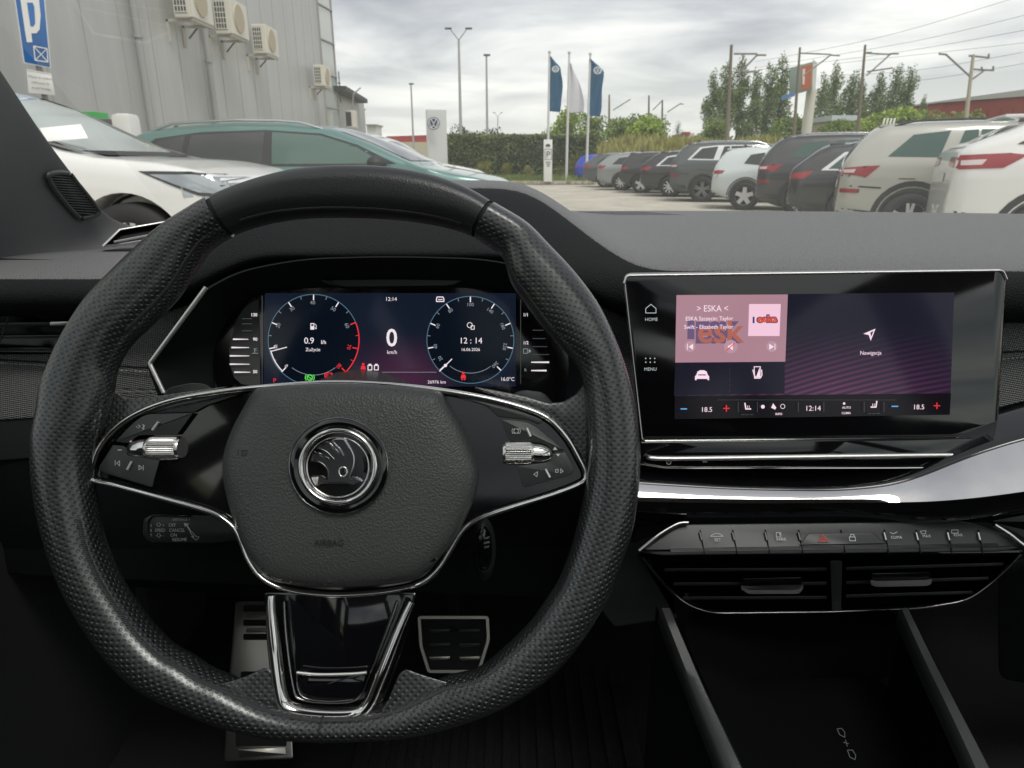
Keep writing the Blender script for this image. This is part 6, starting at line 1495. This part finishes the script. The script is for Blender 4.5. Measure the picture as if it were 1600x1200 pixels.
def build_car(name, label, cat, S, paint, x, y, rz, group=None, z=-.06, side=-1):
    """side -1: the right flank (y<0) is the one the photo shows"""
    t = thing(name, label, cat, (x, y, z), rz, group)
    me = S.get('_mesh')
    if me is None: me = S['_mesh'] = car_body(S)
    body = bpy.data.objects.new('body', me.copy()); body.data.materials.clear(); body.data.materials.append(paint); link(body, t); body.data.shade_smooth(); body.data.set_sharp_from_angle(angle=R(32))
    bm = bmesh.new(); bm.from_mesh(me); bvh = BVHTree.FromBMesh(bm); bm.free()
    W = S['W'] / 2
    def add(nm, poly, mat, axis='y', sign=side, off=.004, step=.09, par=t):
        b = project(poly, bvh, axis, sign, off, step); return bm_obj(nm, b, mat, par, smooth=True, local=True)
    sides = (-1, 1) if S.get('both', True) else (side,)
    for s in sides:
        if S.get('surround'): add('window_surround', S['surround'], S.get('surmat', CHTRIM), sign=s, off=.003)
        for k_, p in enumerate(S['windows']): add('window', p, S.get('frontglass', S.get('glass', CARGLASS)) if k_ == len(S['windows']) - 1 else S.get('glass', CARGLASS), sign=s, off=.007)
        if S.get('clad'): 
            for p in S['clad']: add('wheel_arch_trim', p, RUBB, sign=s, off=.004, step=.06)
        for p in S.get('seams', []): add('door_seam', p, RUBB, sign=s, off=.003, step=.15)
        for p in S.get('handles', []):
            b = project([(p[0], p[1]), (p[0] + .2, p[1]), (p[0] + .2, p[1] + .035), (p[0], p[1] + .035)], bvh, 'y', s, .022); bm_obj('door_handle', b, paint, t, local=True)
        if S.get('sill'): add('sill', S['sill'], RUBB, sign=s, off=.004)
        if S.get('bump_'): add('bumper_trim', S['bump_'], RUBB, sign=s, off=.004)
        if S.get('tail'): add('tail_light', S['tail'], TAIL, sign=s, off=.006, step=.05)
        if S.get('tail2'): add('tail_light_lens', S['tail2'], TAILC, sign=s, off=.009, step=.05)
        if S.get('head'):
            add('headlight', S['head'], RUBB, sign=s, off=.005, step=.05); c_ = (sum(p[0] for p in S['head']) / len(S['head']), sum(p[1] for p in S['head']) / len(S['head']))
            add('headlight_lens', [(c_[0] + (p[0] - c_[0]) * .82, c_[1] + (p[1] - c_[1]) * .74) for p in S['head']], HLAMP, sign=s, off=.009, step=.05)
        if S.get('reflector'): add('reflector', S['reflector'], TAIL, sign=s, off=.006, step=.05)
        if S.get('mirror'):
            mx, mz = S['mirror']; b = bmesh.new(); bmesh.ops.create_icosphere(b, subdivisions=3, radius=1, matrix=Matrix.Translation((mx, s * (W + .06), mz)) @ Matrix.Diagonal((.10, .13, .075, 1))); bm_obj('wing_mirror', b, S.get('mirmat', paint), t, smooth=True, local=True)
        if S.get('rails'):
            x0, x1 = S['rails']; pts = []
            for k in range(9):
                xx = x0 + (x1 - x0) * k / 8; h = bvh.ray_cast(V(xx, s * W * .66, 3), V(0, 0, -1))[0]; pts.append(h + V(0, 0, .045 if 0 < k < 8 else .0))
            o = sweep('roof_rail', pts, .016, .016, S.get('railmat', CHTRIM), None, seg=6); o.parent = t
    add('rear_window', [(-W * .60, S['rw'][0]), (W * .60, S['rw'][0]), (W * .50, S['rw'][1]), (-W * .50, S['rw'][1])], CARGLASS, 'x', -1, .006)
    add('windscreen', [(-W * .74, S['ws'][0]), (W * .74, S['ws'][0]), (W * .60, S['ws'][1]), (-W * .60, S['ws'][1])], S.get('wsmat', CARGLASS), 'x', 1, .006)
    for s in (-1, 1):
        if S.get('tail_end'):
            z0, z1 = S['tail_end']; add('tail_light', [(s * W * .42, z0 + .03), (s * W * .97, z0), (s * W * .97, z1), (s * W * .42, z1)], TAIL, 'x', -1, .006, .06)
        if S.get('head_end'):
            z0, z1 = S['head_end']; add('headlight', [(s * W * .48, z0), (s * W * .97, z0 + .04), (s * W * .97, z1 + .02), (s * W * .48, z1)], HLAMP, 'x', 1, .006, .06)
    add('number_plate', [(-.26, S.get('npz', .72)), (.26, S.get('npz', .72)), (.26, S.get('npz', .72) + .11), (-.26, S.get('npz', .72) + .11)], PLATEW, 'x', -1, .008)
    add('rear_valance', [(-W * .9, .30), (W * .9, .30), (W * .85, .45), (-W * .85, .45)], RUBB, 'x', -1, .004)
    add('grille', [(-W * .5, .45), (W * .5, .45), (W * .42, .68), (-W * .42, .68)], RUBB, 'x', 1, .005)
    for wx in S['wheels']:
        bm = bmesh.new(); cyl_bm(bm, (wx, -W + .32, S['wr'] + .02), (wx, W - .32, S['wr'] + .02), S['wr'] * 1.12, seg=20); bm_obj('wheel_well', bm, WELL, t, local=True)
        for s in sides: make_wheel(t, wx, s * (W - .115), S['wr'], s, S.get('style', 'five'), S.get('rim', ALLOY))
    if S.get('antenna'):
        xx = S['antenna']; h = bvh.ray_cast(V(xx, 0, 3), V(0, 0, -1))[0]; b = bmesh.new(); bmesh.ops.create_cone(b, segments=8, radius1=.05, radius2=.012, depth=.07, cap_ends=True, matrix=Matrix.Translation(h + V(0, 0, .025)) @ Matrix.Diagonal((1.6, .5, 1, 1))); bm_obj('roof_aerial', b, RUBB, t, local=True)
    if S.get('spoiler'):
        x0, zz = S['spoiler']; b = bmesh.new(); box_bm(b, (x0, 0, zz), (.24, S['W'] * .62, .035), bev=.012); bm_obj('roof_spoiler', b, paint, t, local=True)
    return t
def arch(wx, wr, r0, r1, a0=-8, a1=188, n=16, zc=None):
    zc = wr + .02 if zc is None else zc
    o = [(wx + r1 * math.cos(R(a0 + (a1 - a0) * k / n)), zc + r1 * math.sin(R(a0 + (a1 - a0) * k / n))) for k in range(n + 1)]
    return o + [(wx + r0 * math.cos(R(a1 - (a1 - a0) * k / n)), zc + r0 * math.sin(R(a1 - (a1 - a0) * k / n))) for k in range(n + 1)]
def seam(x0, z0, x1, z1, w=.012): return [(x0 - w, z0), (x0 + w, z0), (x1 + w, z1), (x1 - w, z1)]

SUV = dict(L=4.66, W=1.88, wr=.36, wheels=(.95, 3.74), style='twin',
    top=[(0, .62), (.02, 1.02), (.05, 1.14), (.12, 1.26), (.24, 1.44), (.38, 1.58), (.55, 1.64), (1.0, 1.67), (1.6, 1.68), (2.3, 1.665), (2.75, 1.60), (3.05, 1.42), (3.32, 1.22), (3.52, 1.105), (3.8, 1.06), (4.2, .99), (4.48, .90), (4.6, .74), (4.66, .56)],
    belt=[(0, 1.04), (.5, 1.14), (1.0, 1.16), (2.5, 1.12), (3.3, 1.06), (4.66, .9)],
    windows=[[(.58, 1.20), (.86, 1.48), (1.30, 1.53), (1.20, 1.19)], [(1.36, 1.19), (1.46, 1.53), (1.62, 1.54), (1.62, 1.18)], [(1.65, 1.18), (1.65, 1.54), (2.20, 1.545), (2.22, 1.17)], [(2.28, 1.17), (2.28, 1.54), (2.60, 1.50), (3.18, 1.15)]],
    clad=[arch(.95, .36, .425, .50), arch(3.74, .36, .425, .50)], sill=[(1.4, .24), (3.3, .24), (3.3, .44), (1.4, .44)], bump_=[(.0, .30), (.0, .50), (.48, .46), (.5, .30)],
    seams=[seam(1.52, .5, 1.30, 1.09), seam(2.25, .42, 2.25, 1.09), [(.0, .80), (.55, .77), (.55, .79), (.0, .82)], [(.75, .90), (.95, .90), (.95, .912), (.75, .912)]], handles=[(1.45, .93), (2.42, .93)], tail=[(.0, 1.04), (.30, 1.07), (.50, 1.08), (.34, .92), (.20, .95), (.02, .97)], tail2=[(.0, 1.02), (.20, 1.03), (.18, .98), (.0, .98)], reflector=[(.03, .77), (.28, .76), (.28, .71), (.03, .71)], mirror=(3.0, 1.16), rails=(.62, 2.6), rw=(1.18, 1.52), ws=(1.16, 1.56), tail_end=(.93, 1.05), head_end=(.74, .86), head=[(4.0, .88), (4.4, .88), (4.5, .76), (4.2, .78)], antenna=.75, spoiler=(.56, 1.61), npz=.76)
WAGON = dict(L=4.78, W=1.84, wr=.335, wheels=(1.0, 3.78), style='ten',
    top=[(0, .55), (.02, .94), (.06, 1.04), (.20, 1.16), (.42, 1.34), (.62, 1.43), (1.2, 1.465), (1.9, 1.475), (2.5, 1.45), (2.9, 1.36), (3.3, 1.12), (3.6, .99), (4.0, .94), (4.4, .86), (4.66, .74), (4.78, .52)],
    belt=[(0, .90), (1.0, .98), (2.5, .945), (3.4, .92), (4.78, .8)],
    surround=[(.50, .985), (.84, 1.28), (1.2, 1.34), (1.9, 1.37), (2.5, 1.345), (2.9, 1.24), (3.34, .99), (2.5, .985)],
    windows=[[(.62, 1.01), (.88, 1.25), (1.32, 1.31), (1.30, 1.01)], [(1.38, 1.01), (1.40, 1.32), (2.16, 1.335), (2.16, 1.01)], [(2.24, 1.01), (2.24, 1.335), (2.5, 1.32), (2.86, 1.225), (3.22, 1.01)]],
    seams=[seam(1.56, .5, 1.34, .98), seam(2.2, .40, 2.2, .98)], handles=[(1.44, .84), (2.4, .83)], tail=[(.0, .93), (.20, .96), (.40, .97), (.24, .84), (.02, .86)], mirror=(3.05, 1.0), rails=(.9, 2.5), rw=(1.05, 1.36), ws=(1.05, 1.40), tail_end=(.82, .94), head_end=(.62, .73), head=[(4.1, .78), (4.5, .74), (4.6, .64), (4.3, .66)], npz=.5, spoiler=(.72, 1.42), sill=[(1.4, .22), (3.35, .22), (3.35, .30), (1.4, .30)])
HATCH = dict(L=4.28, W=1.80, wr=.335, wheels=(.80, 3.42), style='five',
    top=[(0, .55), (.02, .86), (.06, 1.04), (.15, 1.20), (.26, 1.35), (.40, 1.425), (.8, 1.462), (1.7, 1.475), (2.2, 1.44), (2.5, 1.36), (2.95, 1.10), (3.2, .99), (3.6, .93), (3.95, .86), (4.16, .74), (4.28, .5)],
    belt=[(0, .88), (1.0, 1.0), (2.5, .95), (4.28, .8)],
    windows=[[(.72, 1.08), (.86, 1.28), (1.18, 1.33), (1.16, 1.04)], [(1.22, 1.03), (1.22, 1.335), (1.78, 1.345), (1.78, 1.01)], [(1.86, 1.01), (1.86, 1.345), (2.2, 1.32), (2.8, 1.02)]],
    seams=[seam(1.3, .5, 1.15, 1.0), seam(1.82, .40, 1.82, .98)], handles=[(1.30, .86), (2.1, .85)], tail=[(.0, .90), (.14, .93), (.30, .92), (.24, .85), (.02, .84)], mirror=(2.75, 1.0), rw=(1.08, 1.38), ws=(1.05, 1.40), tail_end=(.78, .88), head_end=(.62, .72), head=[(3.7, .80), (4.05, .76), (4.14, .64), (3.85, .68)], npz=.6, spoiler=(.42, 1.41), clad=[arch(.80, .335, .395, .42), arch(3.42, .335, .395, .42)], antenna=.7)
def S(base, **k): d = dict(base); d.update(k); return d
def paint(name, c, metal=.0, rough=.3): return pmat(name, c, rough, metal=metal, coat=.8)
P_GREY = paint('warm_grey_paint', (.38, .38, .34)); P_WHITE = paint('white_paint', (.72, .72, .70)); P_BLACK = paint('black_paint', (.020, .021, .022), 0, .3); P_LB = paint('ice_blue_paint', (.55, .60, .60), .05); P_DG = paint('dark_grey_paint', (.075, .085, .085), .3); P_SILV = paint('silver_grey_paint', (.28, .30, .30), .4); P_BLUE = paint('bright_blue_paint', (.02, .06, .50)); P_TEAL = paint('sea_green_paint', (.10, .205, .185), .25); P_BRN = paint('black_violet_paint', (.028, .026, .030))
TINT = pmat('green_tinted_glass', (.03, .075, .062), .06, coat=.5)
G = 'cars parked in the right hand row'
def row(px, y): return GX(px, y, .8)
def RW(px, yf): return row(px, yf) + .27, yf + .88
SUVG = S(SUV, glass=TINT)
build_car('parked_car', 'white SUV with wide red tail lamps at the right end of the row', 'car', S(SUV, tail=[(.0, 1.08), (.06, 1.20), (.50, 1.22), (.66, 1.20), (.46, 1.07), (.06, 1.05)], tail2=[(.02, 1.14), (.30, 1.155), (.26, 1.10), (.02, 1.09)], tail_end=(1.06, 1.18), rw=(1.28, 1.52), top=[(0, .62), (.02, 1.12), (.05, 1.24), (.14, 1.31), (.40, 1.43), (.62, 1.53), (.80, 1.585), (1.1, 1.63), (1.6, 1.65), (2.3, 1.64), (2.75, 1.58), (3.05, 1.44), (3.32, 1.28), (3.52, 1.17), (3.8, 1.10), (4.2, 1.0), (4.48, .90), (4.6, .74), (4.66, .56)], belt=[(0, 1.14), (1.0, 1.26), (2.5, 1.22), (3.4, 1.12), (4.66, .9)], npz=.9, surround=None, reflector=None, sill=[(.0, .30), (.0, .62), (.5, .55), (.62, .30)], windows=[[(.55, 1.31), (.88, 1.50), (1.30, 1.53), (1.30, 1.29)], [(1.36, 1.28), (1.36, 1.53), (2.2, 1.54), (2.22, 1.26)], [(2.28, 1.26), (2.28, 1.53), (2.60, 1.49), (3.1, 1.25)]], rails=None, seams=[seam(1.52, .5, 1.34, 1.09)]), P_WHITE, *RW(1502, 7.8), R(-24), G)
build_car('parked_car', 'warm grey SUV with black wheel arches, second from the right in the row', 'car', S(SUVG, railmat=RUBB), P_GREY, *RW(1322, 10.1), R(-23), G)
build_car('parked_car', 'black estate with a bright chrome window line, just left of the warm grey SUV', 'car', S(WAGON, glass=TINT), P_BLACK, *RW(1240, 12.4), R(-22), G)
build_car('parked_car', 'black SUV with silver roof rails between the pale blue hatchback and the black estate', 'car', S(SUVG, L=4.4), P_BRN, *RW(1187, 14.8), R(-21), G)
build_car('parked_car', 'pale ice blue hatchback with star-shaped alloys, in the middle of the row', 'car', S(HATCH), P_LB, *RW(1114, 17.2), R(-19), G)
build_car('parked_car', 'dark grey SUV with a chrome window line, left of the pale blue hatchback', 'car', S(SUV, surround=[(.48, 1.17), (.80, 1.51), (1.3, 1.56), (2.3, 1.565), (2.65, 1.53), (3.28, 1.13)], clad=None, tail=None, rim=pmat('grey_alloy', (.20, .20, .19), .4, metal=.7)), P_DG, *RW(1046, 20.6), R(-17), G)
build_car('parked_car', 'black estate with red lamps and pale wheels, left of the dark grey SUV', 'car', S(WAGON), P_BLACK, *RW(1000, 23.6), R(-17), G)
build_car('parked_car', 'dark hatchback with a silver rear hatch edge, fourth from the left in the row', 'car', S(HATCH, L=4.3), P_BLACK, *RW(968, 26.2), R(-17), G)
build_car('parked_car', 'silver grey estate with dark windows, third from the left in the row', 'car', S(WAGON, surround=None), P_SILV, *RW(932, 28.8), R(-17), G)
build_car('parked_car', 'dark green grey estate roof behind the silver grey one, second from the left', 'car', S(WAGON, surround=None), P_DG, *RW(910, 32.0), R(-17), G)
build_car('parked_car', 'small bright blue car at the far left end of the row', 'car', S(HATCH, L=4.0), P_BLUE, *RW(897, 37.0), R(-17), G)
# left hand row
L_ = 'cars parked beside the grey hall'
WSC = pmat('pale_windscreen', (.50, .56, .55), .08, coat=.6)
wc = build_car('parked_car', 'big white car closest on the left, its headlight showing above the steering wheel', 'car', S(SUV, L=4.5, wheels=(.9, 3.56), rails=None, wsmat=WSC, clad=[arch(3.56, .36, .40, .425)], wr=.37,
    top=[(0, .62), (.02, .98), (.06, 1.10), (.16, 1.22), (.32, 1.42), (.48, 1.54), (.62, 1.59), (1.0, 1.62), (1.6, 1.635), (2.0, 1.60), (2.35, 1.48), (2.72, 1.28), (3.04, 1.12), (3.35, 1.06), (3.8, 1.03), (4.1, .97), (4.34, .88), (4.45, .74), (4.5, .56)], ws=(1.10, 1.54), head=[(3.70, .96), (4.05, .955), (4.42, .90), (4.44, .76), (4.10, .79)], mirror=(2.6, 1.12)), P_WHITE, -6.35, 6.15, R(-2), L_, z=.05)
tc_ = build_car('parked_car', 'sea green estate parked across behind the white car, roof below the grey wall', 'car', S(WAGON, L=4.70, wheels=(.95, 3.7), wr=.34, surmat=RUBB,
    top=[(0, .6), (.03, 1.02), (.12, 1.18), (.36, 1.34), (.62, 1.46), (1.0, 1.52), (1.6, 1.555), (2.2, 1.545), (2.7, 1.48), (3.1, 1.33), (3.45, 1.16), (3.68, 1.06), (4.0, 1.0), (4.4, .92), (4.6, .78), (4.70, .55)], belt=[(0, 1.0), (1.0, 1.05), (2.6, 1.03), (3.4, 1.02), (4.7, .9)],
    surround=[(.46, 1.07), (.80, 1.36), (1.3, 1.43), (2.0, 1.45), (2.6, 1.41), (3.0, 1.29), (3.42, 1.09), (2.5, 1.06)],
    windows=[[(.56, 1.085), (.84, 1.33), (1.14, 1.39), (1.10, 1.085)], [(1.16, 1.085), (1.2, 1.395), (2.0, 1.425), (2.0, 1.085)], [(2.10, 1.085), (2.08, 1.425), (2.6, 1.385), (2.98, 1.27), (3.30, 1.09)]], frontglass=pmat('sea_glass', (.065, .125, .105), .08, coat=.5), glass=pmat('privacy_glass', (.035, .038, .04), .08, coat=.5), mirror=(3.25, 1.10), mirmat=RUBB, rails=(.7, 2.6), ws=(1.12, 1.44), rw=(1.16, 1.40), antenna=.66), P_TEAL, row(212, 9.0) - .05, 9.0, R(-5), L_, z=-.04); tc_.scale = (1.07, 1, 1)
build_car('parked_car', 'white car behind the sea green estate, beside the white sign pillar', 'car', S(HATCH, L=4.3), P_WHITE, row(778, 12.2) - 4.3, 12.6, R(-2), L_, z=.06)
_me = wc.children[0].data; _b = bmesh.new(); _b.from_mesh(_me); _bv = BVHTree.FromBMesh(_b); _b.free()
for s_ in (-1, 1):
    q = project([(s_ * .94 * .76, 1.08), (s_ * .94 * .86, 1.08), (s_ * .94 * .72, 1.56), (s_ * .94 * .62, 1.56)], _bv, 'x', 1, .012, .06); bm_obj('screen_pillar', q, pmat('pillar_grey', (.12, .12, .115), .3, coat=.5), wc, smooth=True, local=True)
q = project([(-.68, 1.06), (.68, 1.06), (.66, 1.095), (-.66, 1.095)], _bv, 'x', 1, .012, .06); bm_obj('wiper_cowl', q, RUBB, wc, smooth=True, local=True)
# paper lying behind the white car's windscreen
# number of items kept small: one sheet in a clear sleeve
pb_ = P(118, 216, 5.05); PAP = Pl(pb_, (.35, -.75, .5), (1, .35, 0))
pp_ = plate('paper_sheet', [(62, 200), (126, 194), (138, 216), (74, 221)], PAP, WHP, None, 0, .004, .1); tag(pp_, 'clear-edged paper sheet lying behind the windscreen of the near white car', 'paper sheet')
